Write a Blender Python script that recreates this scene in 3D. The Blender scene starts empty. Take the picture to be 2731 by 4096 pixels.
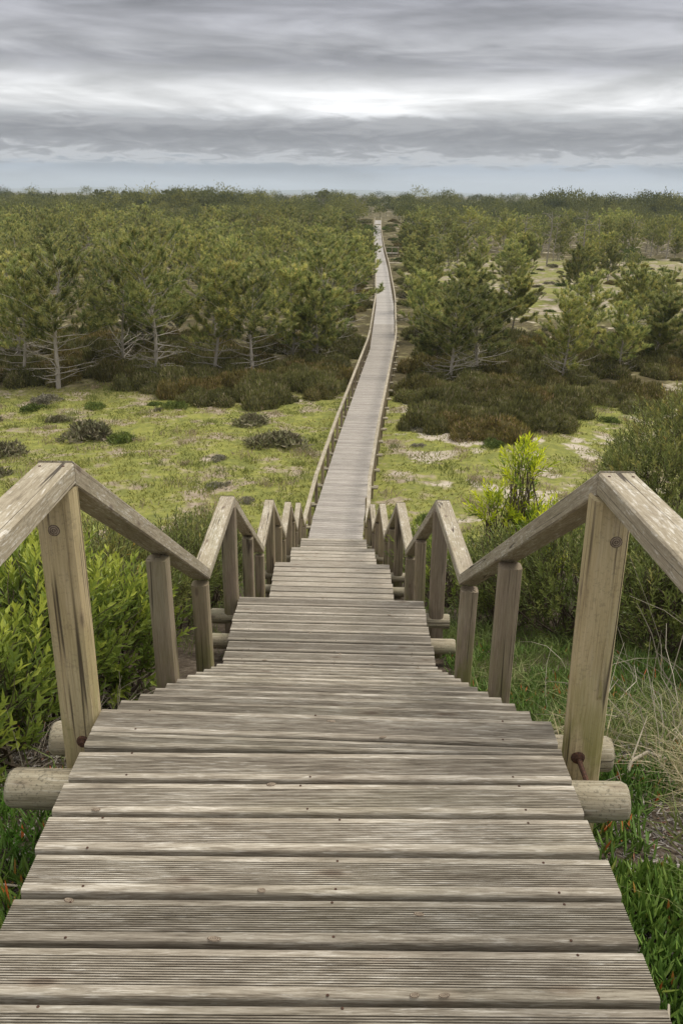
import bpy, math, random
import numpy as np
from mathutils import Matrix, Vector

R = math.radians
rng = np.random.default_rng(11)
random.seed(5)
scene = bpy.context.scene
col = scene.collection
PI = math.pi

# ------------------------------------------------------------------ camera
CAMZ = 9.5
cam_d = bpy.data.cameras.new('camera')
cam_d.sensor_fit = 'VERTICAL'
cam_d.sensor_height = 36.0
cam_d.sensor_width = 24.0
cam_d.lens = 30.61
cam_d.clip_start = 0.05
cam_d.clip_end = 40000
cam = bpy.data.objects.new('camera', cam_d)
col.objects.link(cam)
cam.matrix_world = Matrix.Translation((0, 0, CAMZ)) @ Matrix.Rotation(R(90 - 20.07), 4, 'X') @ Matrix.Rotation(0.009, 4, 'Z')
scene.camera = cam

# ------------------------------------------------------------------ node helpers
class NT:
    def __init__(s, tree):
        s.t = tree; s.n = tree.nodes; s.l = tree.links
    def node(s, typ, **kw):
        n = s.n.new(typ)
        for k, v in kw.items():
            setattr(n, k, v)
        return n
    def put(s, sock, v):
        if v is None: return
        if hasattr(v, 'links') or isinstance(v, bpy.types.NodeSocket):
            s.l.new(v, sock)
        else:
            if isinstance(v, (tuple, list)) and len(v) == 3 and sock.type == 'RGBA':
                v = (*v, 1)
            sock.default_value = v
    def math(s, op, a, b=None, c=None, clamp=False):
        n = s.node('ShaderNodeMath', operation=op); n.use_clamp = clamp
        for i, v in enumerate((a, b, c)): s.put(n.inputs[i], v)
        return n.outputs[0]
    def vmath(s, op, a, b=None):
        n = s.node('ShaderNodeVectorMath', operation=op)
        s.put(n.inputs[0], a); s.put(n.inputs[1], b)
        return n.outputs[0]
    def noise(s, vec, scale=1.0, detail=4.0, rough=0.55, dist=0.0):
        n = s.node('ShaderNodeTexNoise')
        s.put(n.inputs['Vector'], vec)
        n.inputs['Scale'].default_value = scale
        n.inputs['Detail'].default_value = detail
        n.inputs['Roughness'].default_value = rough
        n.inputs['Distortion'].default_value = dist
        return n.outputs['Fac']
    def ramp(s, fac, stops, interp='LINEAR'):
        n = s.node('ShaderNodeValToRGB'); r = n.color_ramp; r.interpolation = interp
        while len(r.elements) < len(stops): r.elements.new(0.5)
        for e, (p, c) in zip(r.elements, stops):
            e.position = p
            e.color = (*c, 1) if isinstance(c, (tuple, list)) else (c, c, c, 1)
        s.put(n.inputs[0], fac)
        return n.outputs[0]
    def mix(s, fac, a, b, mode='MIX'):
        n = s.node('ShaderNodeMix', data_type='RGBA', blend_type=mode)
        s.put(n.inputs[0], fac); s.put(n.inputs[6], a); s.put(n.inputs[7], b)
        return n.outputs[2]
    def smooth(s, v, lo, hi, a=0.0, b=1.0):
        n = s.node('ShaderNodeMapRange', interpolation_type='SMOOTHSTEP')
        for i, q in enumerate((v, lo, hi, a, b)): s.put(n.inputs[i], q)
        return n.outputs[0]
    def comb(s, x, y, z=0.0):
        n = s.node('ShaderNodeCombineXYZ')
        for i, v in enumerate((x, y, z)): s.put(n.inputs[i], v)
        return n.outputs[0]
    def sep(s, v):
        n = s.node('ShaderNodeSeparateXYZ'); s.put(n.inputs[0], v)
        return n.outputs
    def scale(s, v, xyz):
        return s.vmath('MULTIPLY', v, xyz)

# ------------------------------------------------------------------ sky
SUN_EL, SUN_AZ = 60.0, 72.0        # compass-like: 0 = straight ahead, clockwise
world = bpy.data.worlds.new('World')
scene.world = world
world.use_nodes = True
w = NT(world.node_tree)
for n in list(w.n): w.n.remove(n)
wout = w.node('ShaderNodeOutputWorld')
bg = w.node('ShaderNodeBackground')
w.l.new(bg.outputs[0], wout.inputs[0])
nishita = w.node('ShaderNodeTexSky', sky_type='NISHITA')
nishita.sun_disc = False
nishita.sun_elevation = R(SUN_EL)
nishita.sun_rotation = R(SUN_AZ)
nishita.air_density = 1.0; nishita.dust_density = 2.0
tc = w.node('ShaderNodeTexCoord')
dx, dy, dz = w.sep(tc.outputs['Generated'])
elev = w.math('MULTIPLY', w.math('ARCSINE', dz), 57.29578)
azim = w.math('ARCTAN2', dx, dy)
def skyv(sa, se, oz=0.0):
    return w.comb(w.math('MULTIPLY', azim, sa), w.math('MULTIPLY', elev, se), oz)
n_big = w.noise(skyv(2.6, 0.30, 9.4), 1.6, 4, 0.5, 0.6)
tilt = w.math('ADD', elev, w.math('MULTIPLY', azim, 1.6))
n_mid = w.noise(w.comb(w.math('MULTIPLY', azim, 6.2), w.math('MULTIPLY', tilt, 0.8), 7.7), 1.2, 6, 0.58, 1.0)
n_fin = w.noise(skyv(15.0, 1.3, 1.3), 1.2, 5, 0.55, 0.8)
n_puf = w.noise(skyv(10.0, 1.05, 5.5), 1.6, 5, 0.52, 1.1)
warp = w.math('ADD', w.math('MULTIPLY', w.math('SUBTRACT', n_mid, 0.5), 2.6), w.math('MULTIPLY', w.math('SUBTRACT', n_big, 0.5), 2.2))
ew = w.math('ADD', elev, w.math('MULTIPLY', warp, w.smooth(elev, 4.5, 8.0, 0.08, 0.8)))
upper = w.ramp(w.math('DIVIDE', ew, 14.0), [
    (0.00, (0.47, 0.505, 0.55)), (0.05, (0.45, 0.485, 0.53)), (0.10, (0.30, 0.345, 0.40)), (0.20, (0.40, 0.42, 0.45)),
    (0.30, (0.55, 0.56, 0.57)), (0.34, (0.90, 0.90, 0.89)), (0.39, (0.88, 0.88, 0.87)), (0.45, (0.56, 0.56, 0.565)), (0.50, (0.385, 0.385, 0.405)),
    (0.57, (0.43, 0.43, 0.445)), (0.66, (0.37, 0.37, 0.39)), (0.76, (0.325, 0.325, 0.35)), (0.88, (0.35, 0.35, 0.37)), (1.0, (0.40, 0.40, 0.415))])
streak = w.math('ADD', w.math('MULTIPLY', w.math('SUBTRACT', n_mid, 0.5), 1.0), w.math('MULTIPLY', w.math('SUBTRACT', n_fin, 0.5), 0.3))
gain = w.math('ADD', 1.0, w.math('MULTIPLY', streak, w.smooth(elev, 1.5, 5.0, 0.1, 1.0)))
gain = w.math('MULTIPLY', gain, w.smooth(n_big, 0.32, 0.68, 0.72, 1.28))
upper = w.mix(1.0, upper, w.comb(gain, gain, gain), 'MULTIPLY')
# the long dark cloud bank low over the land, ragged on top, puffy below
billow = w.math('ABSOLUTE', w.math('SUBTRACT', w.noise(skyv(16.0, 1.25, 2.2), 1.3, 4, 0.5, 0.7), 0.5))
puf_off = w.math('MULTIPLY', w.math('SUBTRACT', n_puf, 0.5), 1.9)
fin_off = w.math('MULTIPLY', w.math('SUBTRACT', n_fin, 0.5), 1.2)
big_off = w.math('MULTIPLY', w.math('SUBTRACT', n_big, 0.5), 0.9)
top = w.math('ADD', w.math('ADD', 4.35, big_off), fin_off)
bot = w.math('ADD', w.math('ADD', 1.62, w.math('MULTIPLY', puf_off, 0.45)), w.math('MULTIPLY', billow, -1.6))
band = w.math('MULTIPLY', w.smooth(elev, bot, w.math('ADD', bot, 0.25)), w.smooth(elev, w.math('SUBTRACT', top, 0.35), w.math('ADD', top, 0.06), 1.0, 0.0))
shade = w.math('ADD', w.math('DIVIDE', w.math('SUBTRACT', elev, 1.45), 2.6), w.math('MULTIPLY', w.math('SUBTRACT', n_puf, 0.5), 0.65))
shade = w.math('SUBTRACT', shade, w.math('MULTIPLY', w.math('SUBTRACT', billow, 0.10), w.smooth(elev, 1.6, 3.6, 2.0, 0.4)))
bandc = w.ramp(shade, [(0.0, (0.30, 0.325, 0.36)), (0.14, (0.50, 0.51, 0.525)), (0.30, (0.50, 0.505, 0.515)), (0.46, (0.29, 0.29, 0.305)), (0.72, (0.19, 0.19, 0.205)), (1.0, (0.36, 0.36, 0.37))])
clouds = w.mix(w.math('MULTIPLY', band, 0.93), upper, bandc)
clouds = w.mix(1.0, clouds, (0.69, 0.69, 0.70), 'MULTIPLY')
# overcast deck higher up than the picture reaches
n_hi = w.noise(w.scale(tc.outputs['Generated'], (3.0, 3.0, 3.0)), 1.4, 5, 0.55, 0.3)
deck = w.ramp(n_hi, [(0.3, (0.46, 0.46, 0.47)), (0.7, (0.76, 0.76, 0.76))])
clouds = w.mix(w.smooth(elev, 11.0, 20.0), clouds, deck)
below = w.mix(w.smooth(elev, -3.0, 0.0), (0.30, 0.32, 0.33), clouds)
skyc = w.mix(1.0, nishita.outputs[0], (0.08, 0.08, 0.08), 'MULTIPLY')
final = w.mix(0.95, skyc, below)
w.l.new(final, bg.inputs[0])
bg.inputs[1].default_value = 1.0
world.cycles.sampling_method = 'MANUAL'
world.cycles.sample_map_resolution = 256

# ------------------------------------------------------------------ sun, exposure
sun_d = bpy.data.lights.new('sun', 'SUN')
sun_d.energy = 1.5
sun_d.angle = R(24)
sun_d.color = (1.0, 0.95, 0.86)
sun = bpy.data.objects.new('sun', sun_d)
col.objects.link(sun)
sd = Vector((math.sin(R(SUN_AZ)) * math.cos(R(SUN_EL)), math.cos(R(SUN_AZ)) * math.cos(R(SUN_EL)), math.sin(R(SUN_EL))))
sun.rotation_euler = (-sd).to_track_quat('-Z', 'Y').to_euler()
scene.view_settings.view_transform = 'Standard'
scene.view_settings.look = 'None'
scene.view_settings.exposure = 0.7
scene.view_settings.gamma = 1.0
scene.view_settings.use_curve_mapping = False
scene.render.engine = 'CYCLES'
scene.cycles.max_bounces = 4
scene.cycles.diffuse_bounces = 2
scene.cycles.glossy_bounces = 2
scene.cycles.transmission_bounces = 3
scene.cycles.volume_bounces = 1
scene.cycles.use_denoising = True
scene.cycles.transparent_max_bounces = 6

# ------------------------------------------------------------------ mesh helpers
def mk_mesh(name, V, T=None, Q=None, mats=(), smooth=False, attrs=None, tmat=None):
    """V (n,3); T (m,3) triangles; Q (k,4) quads"""
    me = bpy.data.meshes.new(name)
    V = np.asarray(V, dtype=np.float32)
    T = np.zeros((0, 3), np.int32) if T is None or len(T) == 0 else np.asarray(T, np.int32)
    Q = np.zeros((0, 4), np.int32) if Q is None or len(Q) == 0 else np.asarray(Q, np.int32)
    me.vertices.add(len(V)); me.vertices.foreach_set('co', V.ravel())
    nl = T.size + Q.size
    me.loops.add(nl)
    me.loops.foreach_set('vertex_index', np.concatenate([T.ravel(), Q.ravel()]).astype(np.int32))
    npoly = len(T) + len(Q)
    me.polygons.add(npoly)
    st = np.concatenate([np.arange(len(T)) * 3, T.size + np.arange(len(Q)) * 4]).astype(np.int32)
    me.polygons.foreach_set('loop_start', st)
    if tmat is not None:
        me.polygons.foreach_set('material_index', np.asarray(tmat, np.int32))
    me.polygons.foreach_set('use_smooth', np.full(npoly, smooth, dtype=bool))
    for m in mats: me.materials.append(m)
    if attrs:
        for k, a in attrs.items():
            at = me.attributes.new(k, 'FLOAT', 'POINT')
            at.data.foreach_set('value', np.asarray(a, np.float32))
    me.update(calc_edges=True)
    return me

class Buf:
    """collects vertices, triangles, quads and a per-vertex tone"""
    def __init__(s):
        s.V = []; s.T = []; s.Q = []; s.A = []; s.n = 0
    def add(s, V, T=None, Q=None, tone=0.5):
        V = np.asarray(V, float)
        if T is not None and len(T): s.T.append(np.asarray(T, int) + s.n)
        if Q is not None and len(Q): s.Q.append(np.asarray(Q, int) + s.n)
        s.V.append(V)
        s.A.append(np.broadcast_to(np.asarray(tone, float), (len(V),)))
        s.n += len(V)
    def mesh(s, name, mats, smooth=False):
        V = np.concatenate(s.V) if s.V else np.zeros((0, 3))
        T = np.concatenate(s.T) if s.T else None
        Q = np.concatenate(s.Q) if s.Q else None
        return mk_mesh(name, V, T, Q, mats, smooth, {'tone': np.concatenate(s.A)} if s.A else None)

def norm(a):
    a = np.asarray(a, float)
    return a / (np.linalg.norm(a, axis=-1, keepdims=True) + 1e-9)

def tube(buf, pts, rad, sides=4, tone=0.5, cap=False):
    pts = np.asarray(pts, float); n = len(pts)
    rad = np.broadcast_to(np.asarray(rad, float), (n,))
    tan = norm(np.gradient(pts, axis=0))
    ref = np.array([0.31, 0.17, 0.93]) if abs(tan[0][2]) < 0.8 else np.array([0.93, 0.3, 0.1])
    u = norm(np.cross(tan, ref)); v = np.cross(tan, u)
    a = np.arange(sides) * 2 * PI / sides
    ring = pts[:, None, :] + rad[:, None, None] * (np.cos(a)[None, :, None] * u[:, None, :] + np.sin(a)[None, :, None] * v[:, None, :])
    V = ring.reshape(-1, 3)
    Q = []
    for i in range(n - 1):
        for j in range(sides):
            k = (j + 1) % sides
            Q.append((i * sides + j, i * sides + k, (i + 1) * sides + k, (i + 1) * sides + j))
    T = []
    if cap:
        V = np.vstack([V, pts[:1], pts[-1:]])
        for j in range(sides):
            k = (j + 1) % sides
            T.append((n * sides, k, j)); T.append((n * sides + 1, (n - 1) * sides + j, (n - 1) * sides + k))
    buf.add(V, T, Q, tone)

def leaves(buf, P, D, N, L, W, tone, fold=0.18, bend=0.08):
    """folded lance-shaped leaves, two triangles each"""
    P = np.asarray(P, float); n = len(P)
    D = norm(D); S = norm(np.cross(D, N)); U = np.cross(S, D)
    L = np.broadcast_to(np.asarray(L, float), (n,))[:, None]; W = np.broadcast_to(np.asarray(W, float), (n,))[:, None]
    base = P
    a = P + D * L * 0.45 + S * W * 0.5 + U * W * fold
    b = P + D * L * 0.45 - S * W * 0.5 + U * W * fold
    tip = P + D * L - U * L * bend
    V = np.stack([base, a, tip, b], 1).reshape(-1, 3)
    i = np.arange(n)[:, None] * 4
    T = np.concatenate([i + np.array([0, 1, 2]), i + np.array([0, 2, 3])])
    buf.add(V, T, None, np.repeat(np.broadcast_to(tone, (n,)), 4))

def blades(buf, P, D, L, W, tone):
    """single thin triangles"""
    P = np.asarray(P, float); n = len(P)
    D = norm(D)
    S = norm(np.cross(D, rng.normal(size=(n, 3))))
    L = np.broadcast_to(np.asarray(L, float), (n,))[:, None]; W = np.broadcast_to(np.asarray(W, float), (n,))[:, None]
    V = np.stack([P - S * W * 0.5, P + S * W * 0.5, P + D * L], 1).reshape(-1, 3)
    T = np.arange(n * 3).reshape(-1, 3)
    buf.add(V, T, None, np.repeat(np.broadcast_to(tone, (n,)), 3))

def grass(buf, P, D, L, W, tone, droop=0.35):
    """bent grass blades: a quad and a tip triangle"""
    P = np.asarray(P, float); n = len(P)
    D = norm(D)
    S = norm(np.cross(D, np.stack([rng.normal(size=n), rng.normal(size=n), np.zeros(n)], 1)))
    L = np.broadcast_to(np.asarray(L, float), (n,))[:, None]; W = np.broadcast_to(np.asarray(W, float), (n,))[:, None]
    H = norm(D * np.array([1, 1, 0.0]) + 1e-4)
    m = P + D * L * 0.55
    t = P + D * L * 0.95 + H * L * droop * 0.6 - np.array([0, 0, 1.0]) * L * droop * 0.35
    V = np.stack([P - S * W * .5, P + S * W * .5, m + S * W * .4, m - S * W * .4, t], 1).reshape(-1, 3)
    i = np.arange(n)[:, None] * 5
    buf.add(V, i + np.array([3, 2, 4]), i + np.array([0, 1, 2, 3]), np.repeat(np.broadcast_to(tone, (n,)), 5))

def fingers(buf, P, D, L, W, tone, curve=0.25):
    """three-sided fleshy leaves tapering to a point"""
    P = np.asarray(P, float); n = len(P)
    D = norm(D); up = np.array([0, 0, 1.0])
    S = norm(np.cross(D, up + rng.normal(size=(n, 3)) * .3)); U = np.cross(S, D)
    L = np.broadcast_to(np.asarray(L, float), (n,))[:, None]; W = np.broadcast_to(np.asarray(W, float), (n,))[:, None]
    rings = []
    for t, r in ((0, .7), (.4, 1.0), (.75, .75)):
        c = P + D * L * t + up * L * curve * t * t
        for ang in (PI / 2, PI * 7 / 6, PI * 11 / 6):
            rings.append(c + (S * math.cos(ang) - U * math.sin(ang)) * W * .5 * r)
    rings.append(P + D * L + up * L * curve)
    V = np.stack(rings, 1).reshape(-1, 3)
    i = np.arange(n)[:, None] * 10
    Q = [i + np.array([a + j, a + (j + 1) % 3, a + 3 + (j + 1) % 3, a + 3 + j]) for a in (0, 3) for j in range(3)]
    T = [i + np.array([6 + j, 6 + (j + 1) % 3, 9]) for j in range(3)]
    buf.add(V, np.concatenate(T), np.concatenate(Q), np.repeat(np.broadcast_to(tone, (n,)), 10))

def link(name, me, parent=None, loc=None, rot=None, scl=None, mw=None):
    o = bpy.data.objects.new(name, me)
    col.objects.link(o)
    if parent is not None: o.parent = parent
    if mw is not None: o.matrix_local = mw
    else:
        if loc is not None: o.location = loc
        if rot is not None: o.rotation_euler = rot
        if scl is not None: o.scale = (scl,) * 3 if not hasattr(scl, '__len__') else scl
    return o

def tag(o, label=None, cat=None, group=None, kind=None):
    if label: o['label'] = label
    if cat: o['category'] = cat
    if group: o['group'] = group
    if kind: o['kind'] = kind
    return o

def empty(name, loc=(0, 0, 0), rz=0.0, s=1.0):
    o = bpy.data.objects.new(name, None)
    o.empty_display_size = 0.2
    col.objects.link(o)
    o.location = loc; o.rotation_euler = (0, 0, rz); o.scale = (s, s, s) if not hasattr(s, '__len__') else s
    return o

# ------------------------------------------------------------------ materials
def new_mat(name):
    m = bpy.data.materials.new(name); m.use_nodes = True
    t = NT(m.node_tree)
    b = t.n['Principled BSDF']
    return m, t, b

def bumped(t, b, h, strength=0.4, dist=0.004):
    bn = t.node('ShaderNodeBump'); bn.inputs['Strength'].default_value = strength; bn.inputs['Distance'].default_value = dist
    t.put(bn.inputs['Height'], h); t.l.new(bn.outputs[0], b.inputs['Normal'])

def wood(name, axis, stops=None, bleach=None, bleach_amt=0.5, crack=0.0, moss=None, knots=True, tint=0.18, streak=1.0, pale=None, vary=0.0, gl=1.0, speck=0.0):
    """weathered softwood; axis = local grain direction"""
    m, t, b = new_mat(name)
    tc = t.node('ShaderNodeTexCoord'); oi = t.node('ShaderNodeObjectInfo')
    off = t.vmath('ADD', tc.outputs['Object'], t.scale(t.comb(oi.outputs['Random'], oi.outputs['Random'], oi.outputs['Random']), (37.0, 23.0, 51.0)))
    def sc(along, across):
        return tuple(along if i == axis else across for i in range(3))
    wob = t.noise(t.scale(off, sc(3.0, 8.0)), 1.0, 3, .5)
    offw = t.vmath('ADD', off, t.scale(t.comb(wob, wob, wob), sc(0.0, 0.02)))
    fine = t.noise(t.scale(offw, sc(13.0 * gl, 210.0)), 1.0, 5, .68)
    mid = t.noise(t.scale(offw, sc(5.0 * gl, 62.0)), 1.0, 4, .62)
    big = t.noise(t.scale(off, sc(2.6, 9.0)), 1.0, 4, .55)
    pat = t.noise(t.scale(offw, sc(17.0 * gl, 120.0)), 1.0, 5, .68)
    f = t.math('ADD', t.math('MULTIPLY', fine, .5 * streak), t.math('MULTIPLY', mid, .32))
    f = t.math('ADD', f, t.math('MULTIPLY', big, .20))
    f = t.math('SUBTRACT', f, .01 + .25 * (streak - 1))
    c = t.ramp(f, stops)
    bl = t.math('MULTIPLY', t.smooth(t.math('ADD', t.math('MULTIPLY', pat, .74), t.math('MULTIPLY', big, .28)), .53, .66), bleach_amt)
    c = t.mix(bl, c, bleach)
    # cool / warm drift
    hue = t.noise(t.scale(off, sc(1.3, 6.0)), 1.0, 2, .5)
    c = t.mix(t.math('MULTIPLY', t.smooth(hue, .5, .75), tint), c, (.24, .19, .165))
    c = t.mix(t.math('MULTIPLY', t.smooth(hue, .5, .28), tint), c, (.235, .235, .13))
    if pale:
        c = t.mix(t.math('MULTIPLY', oi.outputs['Random'], pale[1]), c, pale[0])
    if knots:
        vo = t.node('ShaderNodeTexVoronoi'); vo.inputs['Scale'].default_value = 1.0
        t.put(vo.inputs['Vector'], t.scale(off, sc(3.1, 9.0)))
        kn = t.smooth(vo.outputs['Distance'], .05, .13, 1.0, 0.0)
        c = t.mix(t.math('MULTIPLY', kn, .65), c, (.085, .06, .045))
        ring = t.smooth(vo.outputs['Distance'], .12, .2, 1.0, 0.0)
        c = t.mix(t.math('MULTIPLY', ring, .22), c, (.30, .22, .15))
    if moss:
        z = t.sep(tc.outputs['Object'])[2]
        mm = t.math('MULTIPLY', t.smooth(t.noise(t.scale(off, sc(3.0, 10.0)), 1.0, 4, .6), .44, .62), t.smooth(z, moss[1], moss[2], 1.0, .12))
        c = t.mix(t.math('MULTIPLY', mm, moss[3]), c, moss[0])
    hgt = t.math('ADD', fine, t.math('MULTIPLY', mid, .6))
    if crack:
        cr = t.noise(t.scale(off, sc(.42, 19.0)), 1.0, 1.5, .4)
        d = t.math('ABSOLUTE', t.math('SUBTRACT', cr, .5))
        gate = t.smooth(t.noise(t.scale(off, sc(1.3, 9.0)), 1.0, 2, .5), .46, .56)
        k = t.math('MULTIPLY', t.smooth(d, .004, .015 * crack, 1.0, 0.0), gate)
        c = t.mix(t.math('MULTIPLY', k, .85), c, (.035, .025, .018))
        hgt = t.math('SUBTRACT', hgt, t.math('MULTIPLY', k, 2.0))
    if speck:
        sp = t.smooth(t.math('ADD', t.math('MULTIPLY', t.noise(off, 95, 4, .7), .7), t.math('MULTIPLY', t.noise(off, 14, 3, .6), .3)), .52, .62)
        c = t.mix(t.math('MULTIPLY', sp, speck), c, (.10, .09, .06))
    if vary:
        v = t.math('ADD', 1.0 - vary, t.math('MULTIPLY', t.math('FRACT', t.math('MULTIPLY', oi.outputs['Random'], 13.7)), 2 * vary))
        c = t.mix(1.0, c, t.comb(v, v, v), 'MULTIPLY')
    t.l.new(c, b.inputs['Base Color'])
    b.inputs['Roughness'].default_value = .82
    b.inputs['Specular IOR Level'].default_value = .25
    bumped(t, b, hgt, .55, .003)
    return m

PL = [(.31, (.07, .055, .04)), (.43, (.20, .168, .124)), (.54, (.35, .306, .238)), (.67, (.55, .50, .41))]
M_plank = wood('weathered_deck_wood', 0, PL, (.78, .73, .63), .42, streak=1.2, vary=.22, gl=.75, tint=.09)
M_plank_far = wood('weathered_deck_wood_worn', 0, [(.30, (.19, .165, .14)), (.46, (.32, .285, .245)), (.60, (.43, .39, .34)), (.75, (.52, .48, .425))], (.60, .55, .485), .4, knots=False, tint=.12, vary=.14)
M_rail = wood('handrail_wood', 0, [(.30, (.13, .105, .07)), (.44, (.30, .25, .17)), (.58, (.44, .38, .275)), (.72, (.58, .515, .40))], (.72, .68, .59), .8, crack=.6, tint=.2, vary=.08, speck=.3)
M_post_tan = wood('post_wood_tan', 2, gl=.35, stops= [(.30, (.25, .185, .095)), (.46, (.45, .355, .195)), (.60, (.56, .455, .27)), (.75, (.64, .535, .345))], bleach=(.50, .43, .31), bleach_amt=.3, crack=1.8, moss=((.19, .195, .035), 0.5, 1.2, .85), tint=.25, streak=1.25, speck=.25)
M_post_grey = wood('post_wood_weathered', 2, gl=.45, stops= [(.30, (.10, .072, .05)), (.46, (.22, .17, .122)), (.60, (.315, .25, .18)), (.75, (.41, .34, .255))], bleach=(.42, .37, .29), bleach_amt=.35, crack=1.8, streak=1.25, moss=((.16, .165, .035), 0.3, 1.0, .7), tint=.3, pale=((.33, .27, .15), .5), vary=.15)
M_log = wood('log_wood', 0, [(.31, (.13, .10, .065)), (.43, (.29, .245, .16)), (.56, (.43, .375, .265)), (.70, (.54, .485, .365))], (.62, .57, .46), .55, crack=1.4, tint=.3, vary=.1, gl=.6, speck=.6)
M_joist = wood('joist_wood', 0, [(.30, (.08, .06, .04)), (.50, (.16, .125, .085)), (.75, (.25, .20, .14))], (.3, .27, .2), .2, tint=.1)

m, t, b = new_mat('rusty_iron'); M_rust = m
tcn = t.node('ShaderNodeTexCoord')
rn = t.noise(tcn.outputs['Object'], 140, 5, .6)
t.l.new(t.ramp(rn, [(.3, (.03, .018, .013)), (.55, (.095, .045, .026)), (.75, (.20, .085, .04))]), b.inputs['Base Color'])
b.inputs['Roughness'].default_value = .85; b.inputs['Metallic'].default_value = .25
bumped(t, b, rn, .7, .002)

def leafmat(name, stops, trans=.25, rough=.5, objvar=.12, spec=.3, objmix=None):
    """foliage: colour follows the per-leaf tone, varied a little from plant to plant"""
    m, t, b = new_mat(name)
    at = t.node('ShaderNodeAttribute', attribute_name='tone')
    oi = t.node('ShaderNodeObjectInfo')
    c = t.ramp(at.outputs['Fac'], stops)
    if objmix:
        rr = t.math('FRACT', t.math('MULTIPLY', oi.outputs['Random'], 7.31))
        c = t.mix(t.smooth(rr, objmix[1], objmix[2]), c, t.mix(1.0, c, objmix[0], 'MULTIPLY'))
    v = t.math('ADD', 1 - objvar, t.math('MULTIPLY', oi.outputs['Random'], 2 * objvar))
    c = t.mix(1.0, c, t.comb(v, v, v), 'MULTIPLY')
    t.l.new(c, b.inputs['Base Color'])
    b.inputs['Roughness'].default_value = rough
    b.inputs['Specular IOR Level'].default_value = spec
    if trans > 0:
        tr = t.node('ShaderNodeBsdfTranslucent'); t.l.new(c, tr.inputs[0])
        mx = t.node('ShaderNodeMixShader'); mx.inputs[0].default_value = trans
        t.l.new(b.outputs[0], mx.inputs[1]); t.l.new(tr.outputs[0], mx.inputs[2])
        t.l.new(mx.outputs[0], t.n['Material Output'].inputs[0])
    return m

M_pine = leafmat('pine_needles', [(0, (0.151, 0.187, 0.058)), (.3, (0.250, 0.292, 0.094)), (.6, (0.388, 0.403, 0.126)), (.9, (0.563, 0.517, 0.180)), (.93, (0.782, 0.532, 0.224)), (1, (0.782, 0.617, 0.260))], .28, .55, .36, .2, ((1.04, 1.0, .92), .5, .95))
M_pinefar = leafmat('distant_wood_foliage', [(0, (0.079, 0.093, 0.029)), (.4, (0.142, 0.153, 0.044)), (.75, (0.222, 0.222, 0.055)), (1, (0.300, 0.288, 0.073))], .25, .6, .05, .2)
M_heath = leafmat('heath_foliage', [(0, (0.078, 0.075, 0.030)), (.35, (0.137, 0.132, 0.043)), (.6, (0.179, 0.186, 0.055)), (.8, (0.245, 0.223, 0.087)), (1, (0.345, 0.286, 0.172))], .2, .7, .2, .15, ((1.10, .92, .84), .45, .95))
M_fieldshrub = leafmat('field_shrub_foliage', [(0, (0.084, 0.072, 0.042)), (.4, (0.144, 0.126, 0.066)), (.7, (0.192, 0.198, 0.090)), (1, (0.312, 0.264, 0.180))], .15, .7, .2, .15)
M_greyshrub = leafmat('grey_shrub_foliage', [(0, (.13, .125, .085)), (.5, (.22, .205, .14)), (1, (.33, .29, .22))], .15, .7, .15, .15)
M_greenshrub = leafmat('green_shrub_foliage', [(0, (.06, .09, .02)), (.5, (.11, .15, .03)), (1, (.20, .23, .05))], .2, .6, .15, .2)
M_acacia = leafmat('acacia_leaves', [(0, (0.089, 0.130, 0.029)), (.4, (0.172, 0.236, 0.042)), (.7, (0.282, 0.347, 0.054)), (1, (0.504, 0.547, 0.085))], .36, .42, .05, .4)
M_acacia_ol = leafmat('acacia_leaves_olive', [(0, (0.102, 0.133, 0.032)), (.45, (0.195, 0.231, 0.059)), (.75, (0.299, 0.310, 0.089)), (.9, (0.454, 0.370, 0.099)), (1, (0.655, 0.382, 0.068))], .25, .45, .1, .35)
M_acacia_yl = leafmat('acacia_leaves_young', [(0, (0.096, 0.145, 0.027)), (.45, (0.160, 0.233, 0.033)), (.7, (0.435, 0.517, 0.024)), (1, (0.775, 0.807, 0.045))], .32, .45, .05, .35)
M_bark = wood('pine_bark', 2, [(.30, (.10, .085, .07)), (.5, (.20, .178, .15)), (.75, (.31, .285, .245))], (.38, .36, .32), .35, knots=False, tint=.1)
M_twig = wood('grey_twigs', 2, [(.30, (.16, .14, .115)), (.5, (.27, .24, .20)), (.75, (.38, .345, .29))], (.42, .4, .35), .3, knots=False, tint=.1)
M_stem = wood('brown_twigs', 2, [(.30, (.06, .045, .03)), (.5, (.12, .092, .062)), (.75, (.20, .16, .11))], (.3, .26, .2), .2, knots=False, tint=.1)
M_ice = leafmat('ice_plant_leaves', [(0, (0.081, 0.160, 0.029)), (.45, (0.155, 0.265, 0.048)), (.8, (0.273, 0.382, 0.077)), (.88, (0.455, 0.473, 0.109)), (.93, (0.601, 0.218, 0.055)), (1, (0.764, 0.164, 0.055))], .2, .38, .0, .45)
M_grass = leafmat('dune_grass', [(0, (0.098, 0.144, 0.034)), (.4, (0.172, 0.224, 0.057)), (.62, (0.299, 0.299, 0.127)), (.8, (0.437, 0.368, 0.207)), (1, (0.644, 0.552, 0.368))], .3, .6, .0, .25)
M_field = leafmat('field_grass', [(0, (.15, .18, .05)), (.3, (.23, .24, .062)), (.6, (.34, .32, .09)), (.8, (.32, .265, .15)), (1, (.42, .33, .24))], .3, .7, .0, .1)
M_fern = leafmat('feathery_weed', [(0, (.06, .16, .012)), (1, (.13, .29, .025))], .3, .6, .0, .2)

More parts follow.
